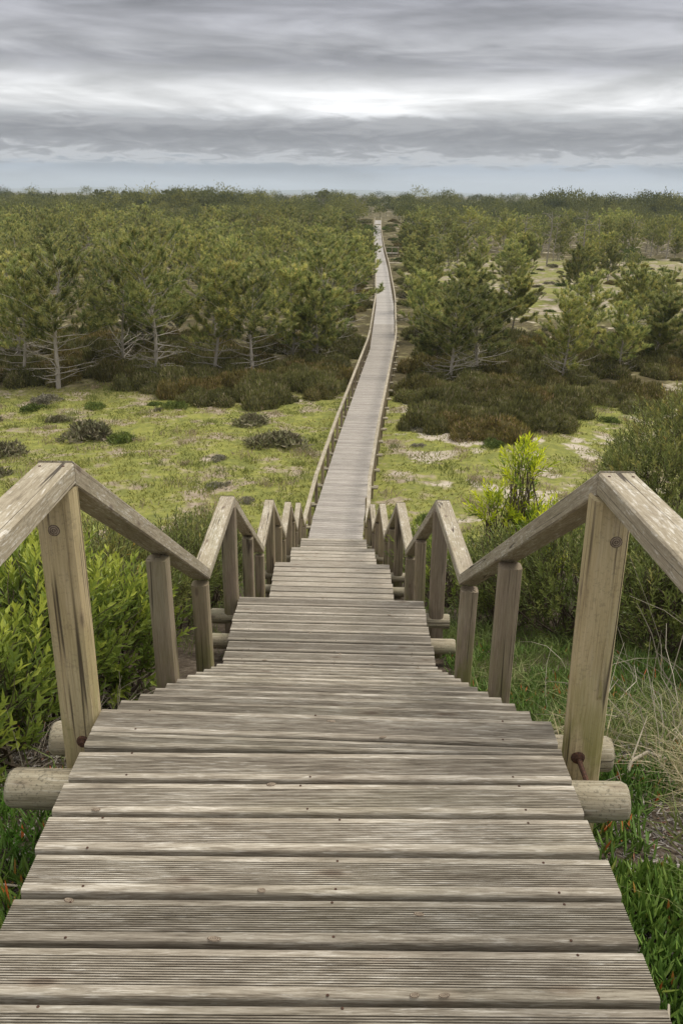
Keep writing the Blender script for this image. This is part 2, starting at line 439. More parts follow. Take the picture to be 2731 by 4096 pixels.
# ------------------------------------------------------------------ the walk: stations
W = 1.51                       # deck width
OFF = {-1: .815, 1: .875}      # rail line from the deck's centre
RISE = 0.1338; GO = 0.262
NOSE_Y = [2.53, 6.48, 10.60, 14.70, 18.82]
NOSE_D = [1.65 + i * 11 * RISE for i in range(5)]
BW_Y0 = NOSE_Y[4] + 10 * GO
BW_Z = CAMZ - (1.65 + 5 * 11 * RISE)
def cx(y): return -0.055 - 0.0075 * (y - 2.53)
SK = R(-1.9)                   # planks skewed a little to the walk's line
BW = [(BW_Y0, cx(BW_Y0), BW_Z), (24.0, -.10, BW_Z), (33.0, .60, BW_Z), (54.0, 2.42, BW_Z), (76.0, 3.55, BW_Z + .05), (114.0, 4.85, BW_Z), (150.0, 5.8, BW_Z + .1), (176.0, 6.6, BW_Z + .3), (200.0, 7.25, BW_Z + 1.2), (236.0, 8.7, BW_Z + 2.7)]
BWa = np.array(BW)
def bx(y): return np.interp(y, np.r_[-20, NOSE_Y, BWa[:, 0]], np.r_[cx(-20), [cx(q) for q in NOSE_Y], BWa[:, 1]])

# ------------------------------------------------------------------ ground
def sm(x, a, b):
    t = np.clip((np.asarray(x, float) - a) / (b - a), 0, 1)
    return t * t * (3 - 2 * t)
def lump(x, y, s, ph=0.0):
    return (np.sin(x * s + ph) * np.cos(y * s * 1.13 + ph * 1.7) + np.sin((x * .6 - y * .8) * s * 1.9 + ph * 2.3) * .5 + np.sin((x * .9 + y * .5) * s * 3.1 + ph) * .25) / 1.75
def ground(x, y):
    x = np.asarray(x, float); y = np.asarray(y, float)
    yy = np.clip(y, 2.2, 23.0)
    z = 7.36 - (7.36 - 0.0) * ((yy - 2.2) / 20.8)
    e = np.clip((y - 20.5) / 5.0, 0, 1)
    z = np.where(y > 20.5, np.maximum(0, (7.36 - 7.36 * (20.5 - 2.2) / 20.8) * (1 - e) ** 2), z)
    z = z + np.where(y < 2.2, 0.02 * (2.2 - np.clip(y, -12, 2.2)), 0)
    off = np.abs(x - bx(y))
    amp = np.clip(off - 1.0, 0, 6) / 6
    z = z + amp * (0.16 * lump(x, y, .55, .4) + .35 * lump(x, y, .13, 1.2)) * (1 - sm(y, 400, 900))
    z = z + .03 * lump(x, y, 2.1, .7) * (1 - sm(y, 30, 60))
    # land rises a little far back, and the old dune's foot lies higher beside the stair
    far = sm(y, 168, 250)
    z = z + far * (1.7 + 2.2 * np.exp(-((x - 8) / 16.0) ** 2) * (1 - sm(y, 245, 300)) - .9 * sm(x, 20, 110) + .9 * lump(x, y, .018, 2.0) + .5 * lump(x, y, .05, 1.0)) * (1 - .5 * sm(y, 500, 1500))
    return z

def axis_grid(a, b, d0, grow, dmax):
    out = [0.0]; d = d0
    while out[-1] < b: out.append(out[-1] + d); d = min(d * grow, dmax)
    neg = [0.0]; d = d0
    while neg[-1] > a: neg.append(neg[-1] - d); d = min(d * grow, dmax)
    return np.array(sorted(set(neg + out)))
gx = axis_grid(-9000, 9000, .30, 1.035, 900)
gy = axis_grid(-400, 12000, .30, 1.022, 900)
GX, GY = np.meshgrid(gx, gy)
GV = np.stack([GX.ravel(), GY.ravel(), ground(GX, GY).ravel()], 1)
nx, ny = len(gx), len(gy)
ii = (np.arange(ny - 1)[:, None] * nx + np.arange(nx - 1)[None, :]).ravel()
GQ = np.stack([ii, ii + 1, ii + nx + 1, ii + nx], 1)

m, t, b = new_mat('dune_ground'); M_ground = m
geo = t.node('ShaderNodeNewGeometry'); P = geo.outputs['Position']
px, py, pz = t.sep(P)
n1 = t.noise(P, .16, 5, .6); n2 = t.noise(t.vmath('ADD', P, (31., 7., 0.)), .55, 6, .62); n3 = t.noise(P, 3.2, 6, .65)
n4 = t.noise(t.vmath('ADD', P, (-13., 41., 5.)), 1.3, 5, .6); n5 = t.noise(P, 26, 4, .65)
moss = t.ramp(t.math('ADD', t.math('MULTIPLY', n3, .6), t.math('MULTIPLY', n4, .4)), [(.28, (.12, .13, .04)), (.44, (.195, .205, .055)), (.58, (.285, .28, .07)), (.74, (.39, .355, .12))])
dry = t.ramp(n3, [(.3, (.20, .155, .10)), (.5, (.33, .265, .19)), (.7, (.45, .37, .28))])
sand = t.ramp(t.math('ADD', t.math('MULTIPLY', n5, .5), t.math('MULTIPLY', n3, .5)), [(.3, (.34, .28, .205)), (.5, (.50, .43, .335)), (.7, (.63, .56, .45))])
litter = t.ramp(t.math('ADD', t.math('MULTIPLY', n5, .6), t.math('MULTIPLY', n3, .4)), [(.3, (.035, .026, .018)), (.5, (.085, .065, .045)), (.7, (.20, .165, .125))])
heathf = t.mix(t.smooth(n2, .50, .62), t.ramp(n3, [(.3, (.06, .05, .026)), (.5, (.11, .09, .045)), (.7, (.17, .145, .07))]), t.ramp(n3, [(.3, (.13, .12, .05)), (.5, (.22, .195, .09)), (.7, (.32, .27, .15))]))
fieldc = t.mix(t.smooth(t.math('ADD', t.math('MULTIPLY', n2, .6), t.math('MULTIPLY', n4, .4)), .495, .60), moss, dry)
right = t.smooth(t.math('SUBTRACT', px, t.math('MULTIPLY', py, .04)), -1.0, 2.0)
sandm = t.math('ADD', t.math('MULTIPLY', n1, .5), t.math('MULTIPLY', n2, .5))
sandlo = t.math('SUBTRACT', .585, t.math('MULTIPLY', right, .075))
fieldc = t.mix(t.smooth(sandm, sandlo, t.math('ADD', sandlo, .045)), fieldc, sand)
near = t.smooth(py, 15.0, 21.0, 1.0, 0.0)
c = t.mix(near, fieldc, litter)
clear = t.math('MULTIPLY', t.math('MULTIPLY', t.smooth(py, 70, 78), t.smooth(py, 140, 150, 1.0, 0.0)), t.smooth(t.math('SUBTRACT', px, t.math('MULTIPLY', py, .04)), 2.0, 5.0))
fieldc2 = t.mix(t.math('MULTIPLY', clear, t.smooth(t.math('ADD', t.math('MULTIPLY', n1, .5), t.math('MULTIPLY', n4, .5)), .42, .58)), c, t.mix(.5, dry, heathf))
c = t.mix(t.math('MULTIPLY', clear, .8), c, fieldc2)
forest = t.math('MULTIPLY', t.smooth(t.math('ADD', py, t.math('MULTIPLY', n1, 6.0)), 44.0, 49.0), t.math('SUBTRACT', 1.0, clear))
forest = t.math('MULTIPLY', forest, t.smooth(sandm, .55, .60, 1.0, .25))
c = t.mix(forest, c, heathf)
t.l.new(c, b.inputs['Base Color'])
b.inputs['Roughness'].default_value = .95; b.inputs['Specular IOR Level'].default_value = .1
bumped(t, b, t.math('ADD', n3, t.math('MULTIPLY', n5, .4)), .8, .06)
gobj = link('ground', mk_mesh('ground', GV, None, GQ, [M_ground], True))
tag(gobj, 'sandy dune ground with moss, dry grass and heath', kind='structure')

# far hills beyond the plain
hb = Buf()
for (yy, amp, ph, base) in ((7600, 24, 0.3, 4), (9800, 66, 2.1, 4)):
    xs = np.linspace(-8500, 8500, 160)
    prof = base + amp * np.clip(.45 + .55 * (np.sin(xs * .00062 + ph) * .6 + np.sin(xs * .0017 + ph * 3) * .3 + np.sin(xs * .0051 + ph) * .12), .06, 2) * (1.0 - .75 * sm(xs, -400, 2600))
    rows = [(-900, 0), (-450, .55), (0, 1), (700, .45), (1200, -.1)]
    V = np.concatenate([np.stack([xs, np.full_like(xs, yy + o) + 120 * np.sin(xs * .002 + o), prof * k - 1.5], 1) for o, k in rows])
    q = (np.arange(len(rows) - 1)[:, None] * 160 + np.arange(159)[None, :]).ravel()
    hb.add(V, None, np.stack([q, q + 1, q + 161, q + 160], 1))
m, t, b = new_mat('far_hill_woods'); M_hill = m
geo = t.node('ShaderNodeNewGeometry')
t.l.new(t.ramp(t.noise(geo.outputs['Position'], .004, 5, .6), [(.35, (.06, .075, .035)), (.6, (.12, .12, .06))]), b.inputs['Base Color'])
b.inputs['Roughness'].default_value = 1
tag(link('hills', hb.mesh('hills', [M_hill], True)), 'low blue hills on the horizon', kind='structure')

# ------------------------------------------------------------------ deck planks
def plank_mesh(name, wd, th, grooves, mat, length=W, wedge=None):
    prof = []
    h = wd / 2; ch = .006
    prof += [(-h, -th), (-h, -.008), (-h + .002, -.003), (-h + .007, 0)]
    if grooves:
        a = -h + .024; e = h - .024; p = (e - a) / grooves; d = .009
        for g in range(grooves):
            y0 = a + g * p
            prof += [(y0, 0), (y0 + p * .06, -d), (y0 + p * .48, -d), (y0 + p * .54, 0)]
        prof += [(e, 0)]
    prof += [(h - .007, 0), (h - .002, -.003), (h, -.008), (h, -th)]
    prof = np.array(prof); n = len(prof)
    xs = [-length / 2, length / 2]
    V = []
    for k, x in enumerate(xs):
        s = 1.0 if wedge is None else wedge[k]
        V.append(np.stack([np.full(n, x), prof[:, 0] * s + (0 if wedge is None else -(wd / 2) * (1 - s)), prof[:, 1]], 1))
    V = np.concatenate(V)
    Q = [(i, i + 1, n + i + 1, n + i) for i in range(n - 1)] + [(n - 1, 0, n, 2 * n - 1)]
    me = bpy.data.meshes.new(name)
    me.from_pydata([tuple(v) for v in V], [], [tuple(reversed(q)) for q in Q] + [tuple(range(n)), tuple(reversed(range(n, 2 * n)))])
    me.materials.append(mat); me.update()
    return me

M_plank_mid = wood('weathered_deck_wood_lower', 0, [(.30, (.13, .108, .08)), (.43, (.255, .218, .168)), (.55, (.37, .325, .258)), (.70, (.50, .45, .37))], (.66, .61, .52), .4, streak=1.0, vary=.2, tint=.09)
ME_pl = plank_mesh('grooved_plank', .1305, .036, 12, M_plank)
ME_tr = plank_mesh('tread_plank', .138, .036, 12, M_plank)
ME_ps = plank_mesh('plain_plank', .141, .036, 0, M_plank_far)
ME_pm = plank_mesh('mid_plank', .1285, .036, 0, M_plank_mid)
ME_tm = plank_mesh('mid_tread', .138, .036, 0, M_plank_mid)
ME_pg = plank_mesh('grooved_plank_lower', .129, .036, 12, M_plank_mid)
ME_wedge = plank_mesh('wedge_plank', .080, .036, 5, M_plank, wedge=(1.0, .34))

def disc_mesh(name, r, h, sides, mat, dome=.4):
    bfr = Buf(); a = np.arange(sides) * 2 * PI / sides
    lo = np.stack([np.cos(a) * r, np.sin(a) * r, np.zeros(sides)], 1)
    up = np.stack([np.cos(a) * r * .8, np.sin(a) * r * .8, np.full(sides, h)], 1)
    V = np.vstack([lo, up, [[0, 0, h * (1 + dome)]]])
    Q = [(j, (j + 1) % sides, sides + (j + 1) % sides, sides + j) for j in range(sides)]
    T = [(sides + j, sides + (j + 1) % sides, 2 * sides) for j in range(sides)]
    bfr.add(V, T, Q)
    return bfr.mesh(name, [mat])
ME_screw = disc_mesh('screw', .0038, .0012, 7, M_rust)

m, t, b = new_mat('wood_knot'); M_knot = m
tcn = t.node('ShaderNodeTexCoord')
dd_ = t.node('ShaderNodeVectorMath', operation='LENGTH'); t.put(dd_.inputs[0], t.scale(tcn.outputs['Object'], (1, 1, 0)))
rg = t.math('ADD', t.math('MULTIPLY', t.math('SINE', t.math('MULTIPLY', dd_.outputs['Value'], 1500.0)), .25), t.noise(tcn.outputs['Object'], 160, 4, .6))
t.l.new(t.ramp(rg, [(.2, (.07, .05, .035)), (.5, (.20, .15, .10)), (.85, (.36, .29, .21))]), b.inputs['Base Color'])
b.inputs['Roughness'].default_value = .85
bumped(t, b, rg, .5, .002)
ME_knot = disc_mesh('knot', .0135, .0014, 12, M_knot, .6)
stairs = empty('staircase', (cx(2.5), 2.5, CAMZ - 2.2))
tag(stairs, 'grey grooved-plank boardwalk stairs descending the dune in landings', 'stairs')
stairs_inv = Matrix.Translation(-stairs.location)
prr = random.Random(3)
def put_plank(parent, inv, me, x, y, z, rz, slope=0.0, screws=False, jig=1.0, name='plank'):
    M = Matrix.Translation((x + prr.uniform(-.007, .007) * jig, y, z + prr.uniform(-.0015, .0015) * jig)) @ Matrix.Rotation(rz + R(prr.uniform(-.25, .25)) * jig, 4, 'Z') @ Matrix.Rotation(slope + R(prr.uniform(-.4, .4)) * jig, 4, 'X')
    if prr.random() < .5: M = M @ Matrix.Rotation(PI, 4, 'Z') if me is not ME_wedge else M
    o = link(name, me, parent, mw=inv @ M)
    if screws:
        for q in range(prr.choice([0, 1, 1, 2, 2, 3])):
            ky = prr.choice([-.058, .058, prr.uniform(-.05, .05)])
            kk_ = link('knot', ME_knot, o, loc=(prr.uniform(-.68, .68), ky, .0002), rot=(0, 0, prr.uniform(-.3, .3)), scl=(prr.uniform(.8, 1.5), prr.uniform(.4, .7), 1))
        for sx in (-.60, -.045, .60):
            for sy in (-.052, .055):
                if prr.random() < .7:
                    link('screw', ME_screw, o, loc=(sx + prr.uniform(-.02, .02), sy + prr.uniform(-.006, .006), .0004), rot=(0, 0, prr.random() * 6))
    return o

PITCH = .151
# first landing, straight part, then the tapered filler and the nose plank
z = CAMZ - 1.65
y = 2.32 - .141 / 2 - .005
while y > -1.2:
    put_plank(stairs, stairs_inv, ME_pl, cx(y), y, z, R(.2), screws=y > 1.0)
    y -= PITCH
put_plank(stairs, stairs_inv, ME_wedge, cx(2.36), 2.366, z, SK * .45, jig=.3)
put_plank(stairs, stairs_inv, ME_pl, cx(2.46), NOSE_Y[0] - .0705, z, SK, screws=True, jig=.4)
for i in range(5):
    y0, D0 = NOSE_Y[i], NOSE_D[i]
    if i > 0:                      # landing planks back from the nose
        y = y0 - .0705; yb = NOSE_Y[i - 1] + 10 * GO
        while y + .07 > yb - .03:
            put_plank(stairs, stairs_inv, ME_pg if i < 2 else ME_pm, cx(y), y, CAMZ - D0, SK, screws=i == 1)
            y -= PITCH
    for k in range(1, 11):
        yk = y0 + GO * k; zk = CAMZ - D0 - RISE * k
        me = ME_tr if i == 0 else ME_tm
        put_plank(stairs, stairs_inv, me, cx(yk), yk - .069, zk, SK, jig=.7)
        put_plank(stairs, stairs_inv, me, cx(yk), yk - .069 - .144, zk, SK, jig=.7)

# carrying beams under the planks
def beam_mesh(name, L, w_, h_, mat, ch=.006):
    xs = (-L / 2, L / 2)
    prof = [(-w_ / 2 + ch, h_ / 2), (w_ / 2 - ch, h_ / 2), (w_ / 2, h_ / 2 - ch), (w_ / 2, -h_ / 2 + ch), (w_ / 2 - ch, -h_ / 2), (-w_ / 2 + ch, -h_ / 2), (-w_ / 2, -h_ / 2 + ch), (-w_ / 2, h_ / 2 - ch)]
    V = [(x, p[0], p[1]) for x in xs for p in prof]
    F = [(i, 8 + i, 8 + (i + 1) % 8, (i + 1) % 8) for i in range(8)] + [tuple(reversed(range(8))), tuple(range(8, 16))]
    me = bpy.data.meshes.new(name); me.from_pydata(V, [], [tuple(reversed(f)) for f in F]); me.materials.append(mat); me.update()
    return me
def beam(parent, inv, name, A, B, w_, h_, mat, vertical_ends=True):
    """timber from A to B (centre line), ends cut plumb"""
    A = Vector(A); B = Vector(B); d = B - A; L = d.length
    me = beam_mesh(name, L, w_, h_, mat)
    pitch = math.asin(d.z / L); yaw = math.atan2(d.y, d.x)
    if vertical_ends:
        tp = math.tan(pitch)
        for v in me.vertices: v.co.x += v.co.z * tp
    M = Matrix.Translation((A + B) / 2) @ Matrix.Rotation(yaw, 4, 'Z') @ Matrix.Rotation(-pitch, 4, 'Y')
    return link(name, me, parent, mw=inv @ M)

for sx in (-.56, 0, .56):
    beam(stairs, stairs_inv, 'joist', (cx(-1) + sx, -1.2, CAMZ - 1.65 - .10), (cx(2.5) + sx, 2.40, CAMZ - 1.65 - .10), .07, .12, M_joist)
for i in range(5):
    ya, yb2 = NOSE_Y[i], NOSE_Y[i] + 10 * GO
    za, zb = CAMZ - NOSE_D[i], CAMZ - NOSE_D[i] - 11 * RISE
    for sx in (-.60, .60):
        beam(stairs, stairs_inv, 'stringer', (cx(ya) + sx, ya - .10, za - .24), (cx(yb2) + sx, yb2 - .10, zb + RISE - .24), .06, .16, M_joist)
        if i < 4:
            beam(stairs, stairs_inv, 'joist', (cx(yb2) + sx * .93, yb2 + .0, zb - .10), (cx(NOSE_Y[i + 1]) + sx * .93, NOSE_Y[i + 1] - .05, zb - .10), .07, .12, M_joist)

# round cross logs sticking out on both sides
def log_mesh(name, L, r, seed):
    bfr = Buf(); rr = np.random.default_rng(seed)
    n = 9; S = 14
    xs = np.linspace(-L / 2, L / 2, n); a = np.arange(S) * 2 * PI / S
    xs = np.r_[xs[0] - .0, xs[0] + .012, xs[1:-1], xs[-1] - .012, xs[-1]]
    rad = np.full(len(xs), r); rad[0] *= .90; rad[-1] *= .90
    ph = rr.random(4) * 6
    V = []
    for x, q in zip(xs, rad):
        k = q * (1 + .025 * np.sin(a * 2 + ph[0] + x) + .018 * np.sin(a * 3 + ph[1] + 2 * x))
        V.append(np.stack([np.full(S, x), np.cos(a) * k, np.sin(a) * k], 1))
    V = np.concatenate(V); m_ = len(xs)
    Q = [(i * S + j, (i + 1) * S + j, (i + 1) * S + (j + 1) % S, i * S + (j + 1) % S) for i in range(m_ - 1) for j in range(S)]
    V = np.vstack([V, [[xs[0], 0, 0], [xs[-1], 0, 0]]])
    T = [(m_ * S, j, (j + 1) % S) for j in range(S)] + [(m_ * S + 1, (m_ - 1) * S + (j + 1) % S, (m_ - 1) * S + j) for j in range(S)]
    bfr.add(V, [tuple(reversed(t_)) for t_ in T], [tuple(reversed(q)) for q in Q])
    me = bfr.mesh(name, [M_log])
    me.polygons.foreach_set('use_smooth', [len(p.vertices) == 4 for p in me.polygons])
    return me
ME_logs = [log_mesh('cross_log', 1.97, .062, s) for s in (1, 2, 3)]
ME_log_bw = [log_mesh('cross_log_walk', 2.05, .055, s) for s in (4, 5)]
def put_log(parent, inv, me, x, y, z, rz):
    return link('cross_log', me, parent, mw=inv @ Matrix.Translation((x, y, z)) @ Matrix.Rotation(rz, 4, 'Z') @ Matrix.Rotation(prr.random() * .0 + prr.choice([0, PI / 3, 2, 4]), 4, 'X'))
zc = CAMZ - 1.65 - .036 - .062
put_log(stairs, stairs_inv, ME_logs[0], cx(2.6) + .02, 2.615, zc - .09, SK)
put_log(stairs, stairs_inv, ME_logs[1], cx(2.3) - .02, 2.31, zc - .06, SK * .6)
put_log(stairs, stairs_inv, ME_logs[2], cx(2.3) - .035, 2.43, zc - .165, SK * .6)
put_log(stairs, stairs_inv, ME_logs[2], cx(.6), .55, zc - .07, 0)
for i in range(1, 5):
    for yy_, dz_ in ((NOSE_Y[i] - .02, -.02), (NOSE_Y[i - 1] + 10 * GO + .02, 0), (NOSE_Y[i - 1] + 10 * GO + .2, -.16), (NOSE_Y[i] - .3, -.1)):
        put_log(stairs, stairs_inv, ME_logs[i % 3], cx(yy_) + prr.uniform(-.03, .03), yy_, CAMZ - NOSE_D[i] - .036 - .062 + dz_ - .06, SK)

# ------------------------------------------------------------------ railings
def post_mesh(name, H, wx, wy, seed, mat, ch=.022):
    rr = np.random.default_rng(seed)
    hx, hy = wx / 2, wy / 2
    prof = np.array([(-hx + ch, -hy), (hx - ch, -hy), (hx - ch * .3, -hy + ch * .3), (hx, -hy + ch), (hx, hy - ch), (hx - ch * .3, hy - ch * .3), (hx - ch, hy), (-hx + ch, hy), (-hx + ch * .3, hy - ch * .3), (-hx, hy - ch), (-hx, -hy + ch), (-hx + ch * .3, -hy + ch * .3)])
    n = len(prof); zs = np.linspace(0, H, 8)
    V = np.concatenate([np.stack([prof[:, 0] * (1 + .012 * math.sin(z * 3 + seed)) + .004 * math.sin(z * 2.3 + seed), prof[:, 1] * (1 + .012 * math.cos(z * 2.1 + seed)), np.full(n, z)], 1) for z in zs])
    Q = [(i * n + j, i * n + (j + 1) % n, (i + 1) * n + (j + 1) % n, (i + 1) * n + j) for i in range(7) for j in range(n)]
    me = bpy.data.meshes.new(name)
    me.from_pydata([tuple(v) for v in V], [], Q + [tuple(reversed(range(n))), tuple(range(7 * n, 8 * n))])
    me.materials.append(mat); me.update()
    return me

RH = .875                      # rail top over deck
RT, RW = .070, .112            # rail thickness, width
def railing(side, label):
    OF = side * OFF[side]
    root = empty('railing', (cx(2.5) + OF, 2.5, CAMZ - 2.2))
    tag(root, label, 'railing', 'railings of the stairs and the boardwalk')
    inv = Matrix.Translation(-root.location)
    sk = -side * .027          # skewed planks: one side's posts stand further on
    pts = [(-1.4, CAMZ - 1.65 + RH)]
    posts = []
    for i in range(5):
        yn = NOSE_Y[i] + sk - .02
        zt = CAMZ - NOSE_D[i] + RH
        pts.append((yn, zt))
        yb_ = NOSE_Y[i] + 10 * GO - .10 + sk
        zb_ = CAMZ - NOSE_D[i] - 11 * RISE + RH
        pts.append((yb_, zb_))
        posts += [(yn, zt, 'n', i), (yn + (yb_ - yn) * .54, zt + (zb_ - zt) * .54, 'm', i), (yb_ - .03, zb_ + .012, 'b', i)]
    for (ya, za), (yb_, zb_) in zip(pts[:-1], pts[1:]):
        xa, xb = cx(ya) + OF, cx(yb_) + OF
        beam(root, inv, 'handrail', (xa, ya + .002, za - RT / 2), (xb, yb_ - .002, zb_ - RT / 2), RW, RT, M_rail)
    ob = {}
    for (yp, zt, kd, i) in posts:
        xp = cx(yp) + OF
        slope = (11 * RISE) / (10 * GO)
        top = zt - RT - (.036 if kd == 'm' else .03)
        if kd == 'n': top = zt - RT - .008
        zb_ = float(ground(xp, yp)) - .25
        big = kd == 'n'
        me = post_mesh('post', top - zb_, .122 if big else .106, .098, int(prr.random() * 99), M_post_tan if (i == 0 and big) else M_post_grey, .026 if big else .022)
        o = link('post', me, root, mw=inv @ Matrix.Translation((xp, yp, zb_)) @ Matrix.Rotation(SK, 4, 'Z') @ Matrix.Rotation(R(prr.uniform(-.5, .5)), 4, 'Y'))
        ob[(i, kd)] = (o, Vector((xp, yp, zb_)), top - zb_)
    return root, inv, ob
railL, invL, postsL = railing(-1, 'zigzag wooden handrail on tan posts down the left of the stairs')
railR, invR, postsR = railing(1, 'zigzag wooden handrail down the right of the stairs, post with rusty bolt')

# rusty bolts on the two near posts
ME_bolthead = disc_mesh('bolt_head', .024, .010, 12, M_rust, .5)
o, base, H = postsL[(0, 'n')]
bo = link('bolt_head', ME_bolthead, o, mw=Matrix.Translation((.015, -.047, CAMZ - 1.72 - base.z - .02)) @ Matrix.Rotation(PI / 2, 4, 'X'))
bf = Buf(); tube(bf, [(0, 0, .006), (0, 0, .02)], .009, 6, cap=True)
link('bolt_nut', bf.mesh('bolt_nut', [M_rust]), bo)
o, base, H = postsR[(0, 'n')]
bo = link('bolt_head', ME_bolthead, o, mw=Matrix.Translation((-.025, -.047, CAMZ - 1.73 - base.z - .02)) @ Matrix.Rotation(PI / 2, 4, 'X'))
bf = Buf(); tube(bf, [(0, 0, .0), (0, 0, .012), (.0, 0, .0121), (0, 0, .155)], [.015, .015, .0085, .0085], 8, cap=True)
link('bolt_rod', bf.mesh('bolt_rod', [M_rust]), bo, rot=(R(14), R(6), 0))
for (oo_, bb_, hh_), kx in ((postsL[(0, 'n')], .002), (postsR[(0, 'n')], .014)):
    link('knot', ME_knot, oo_, mw=Matrix.Translation((kx, -.0485, hh_ - .125)) @ Matrix.Rotation(PI / 2, 4, 'X') @ Matrix.Scale(1.5, 4))
# sliver of wood lifting off the near post on the right
bf = Buf()
bf.add([(-.006, -.0, .0), (.012, -.0, .0), (.008, -.006, .02), (-.004, -.007, .02), (.004, -.002, .23), (.0, -.004, .23)], [(0, 1, 2), (0, 2, 3)], [(3, 2, 4, 5)])
link('splinter', bf.mesh('splinter', [M_post_tan]), o, mw=Matrix.Translation((.018, -.0475, H - .68)))

# screws in the rail tops by the peaks
for root, inv, side in ((railL, invL, -1), (railR, invR, 1)):
    for i in range(2):
        for dx_ in (-.035, .035):
            yq = NOSE_Y[i] - side * .027 - .06
            link('screw', ME_screw, root, mw=inv @ Matrix.Translation((cx(yq) + side * OFF[side] + dx_, yq, CAMZ - NOSE_D[i] + RH + .0004)) @ Matrix.Scale(1.3, 4))

# ------------------------------------------------------------------ the long boardwalk
walk = empty('boardwalk', (BW[0][1], BW[0][0], 0))
tag(walk, 'long narrow plank boardwalk running straight out into the pine wood', kind='structure')
winv = Matrix.Translation(-walk.location)
def bw_at(s):
    """point and heading at running length s"""
    seg = np.hypot(np.diff(BWa[:, 0]), np.diff(BWa[:, 1])); cum = np.r_[0, np.cumsum(seg)]
    k = int(np.clip(np.searchsorted(cum, s, 'right') - 1, 0, len(seg) - 1)); u = (s - cum[k]) / seg[k]
    p = BWa[k] + (BWa[k + 1] - BWa[k]) * u
    d = BWa[k + 1] - BWa[k]
    return p[1], p[0], p[2], math.atan2(-d[1], d[0]), math.atan2(d[2], seg[k])
BWL = float(np.sum(np.hypot(np.diff(BWa[:, 0]), np.diff(BWa[:, 1]))))
s = .0; cnt = 0
far_buf = Buf()
pv = np.array([v.co[:] for v in ME_ps.vertices]); pf = [tuple(p.vertices) for p in ME_ps.polygons]
pq = np.array([f for f in pf if len(f) == 4]); n_s = 0
while s < BWL:
    x_, y_, z_, hd, sl = bw_at(s)
    if cnt < 290:
        put_plank(walk, winv, ME_ps, x_, y_, z_, hd + SK * max(0, 1 - s / 8.0), slope=sl, jig=.8)
    else:
        M = Matrix.Translation((x_ + prr.uniform(-.01, .01), y_, z_ + prr.uniform(-.003, .003))) @ Matrix.Rotation(hd, 4, 'Z') @ Matrix.Rotation(sl, 4, 'X')
        far_buf.add(pv @ np.array(M.to_3x3()).T + np.array(M.translation) - np.array(walk.location), None, pq, prr.random())
    cnt += 1; s += PITCH
m, t, b = new_mat('distant_deck_wood'); M_farplank = m
at = t.node('ShaderNodeAttribute', attribute_name='tone')
t.l.new(t.ramp(at.outputs['Fac'], [(0, (.33, .298, .26)), (.5, (.42, .385, .342)), (1, (.51, .475, .425))]), b.inputs['Base Color'])
b.inputs['Roughness'].default_value = .85
fo = link('far_planks', far_buf.mesh('far_planks', [M_farplank]), walk)
fo['kind'] = 'stuff'
# joists and logs below
s = .3; k = 0
LOGSP = 1.9
post_s = []
while s < BWL - .2:
    x_, y_, z_, hd, sl = bw_at(s)
    for ds in (-.09, .11):
        if s < 130 or ds < 0:
            c_, s_ = math.cos(hd), math.sin(hd)
            o = link('cross_log', ME_log_bw[k % 2], walk, mw=winv @ Matrix.Translation((x_ - s_ * ds + prr.uniform(-.04, .04), y_ + c_ * ds, z_ - .036 - .058 - (.0 if ds < 0 else .03))) @ Matrix.Rotation(hd, 4, 'Z') @ Matrix.Rotation(prr.choice([0, 1, 2, 4]), 4, 'X'))
    post_s.append(s); k += 1; s += LOGSP
for kk in range(len(BW) - 1):
    (ya, xa, za), (yb_, xb, zb_) = BW[kk], BW[kk + 1]
    for sx in (-.55, .55):
        beam(walk, winv, 'joist', (xa + sx, ya, za - .16), (xb + sx, yb_, zb_ - .16), .07, .12, M_joist)

ME_bpost = [post_mesh('walk_post', 1.55, .10, .09, q, M_post_grey, .02) for q in (11, 12, 13)]
BRH = .90
def bw_railing(side, label):
    x_, y_, z_, hd, sl = bw_at(0)
    OF = side * (.81 if side < 0 else .84)
    root = empty('railing', (x_ + OF, y_, 0))
    tag(root, label, 'railing', 'railings of the stairs and the boardwalk')
    inv = Matrix.Translation(-root.location)
    def side_pt(s_, h):
        x_, y_, z_, hd, sl = bw_at(min(s_, BWL - .01))
        return Vector((x_ + math.cos(hd) * OF, y_ + math.sin(hd) * OF, z_ + h))
    for q, s_ in enumerate(post_s):
        p = side_pt(s_, BRH - RT - .004)
        link('post', ME_bpost[q % 3], root, mw=inv @ Matrix.Translation((p.x, p.y, p.z - 1.55)) @ Matrix.Rotation(bw_at(s_)[3], 4, 'Z') @ Matrix.Rotation(R(prr.uniform(-.8, .8)), 4, 'X'))
    # rail starts where the last stair rail ends
    y_end = NOSE_Y[4] + 10 * GO - .10 - side * .027
    prev = Vector((cx(y_end) + side * OFF[side], y_end, BW_Z + RH)) - Vector((0, 0, RT / 2))
    for q in range(2, len(post_s), 2):
        p = side_pt(post_s[q], BRH - RT / 2)
        d = (p - prev).normalized() * .003
        beam(root, inv, 'handrail', prev + d, p - d, RW, RT, M_rail)
        prev = p
    return root
bw_railing(-1, 'straight wooden handrail along the left edge of the long boardwalk')
bw_railing(1, 'straight wooden handrail along the right edge of the long boardwalk')

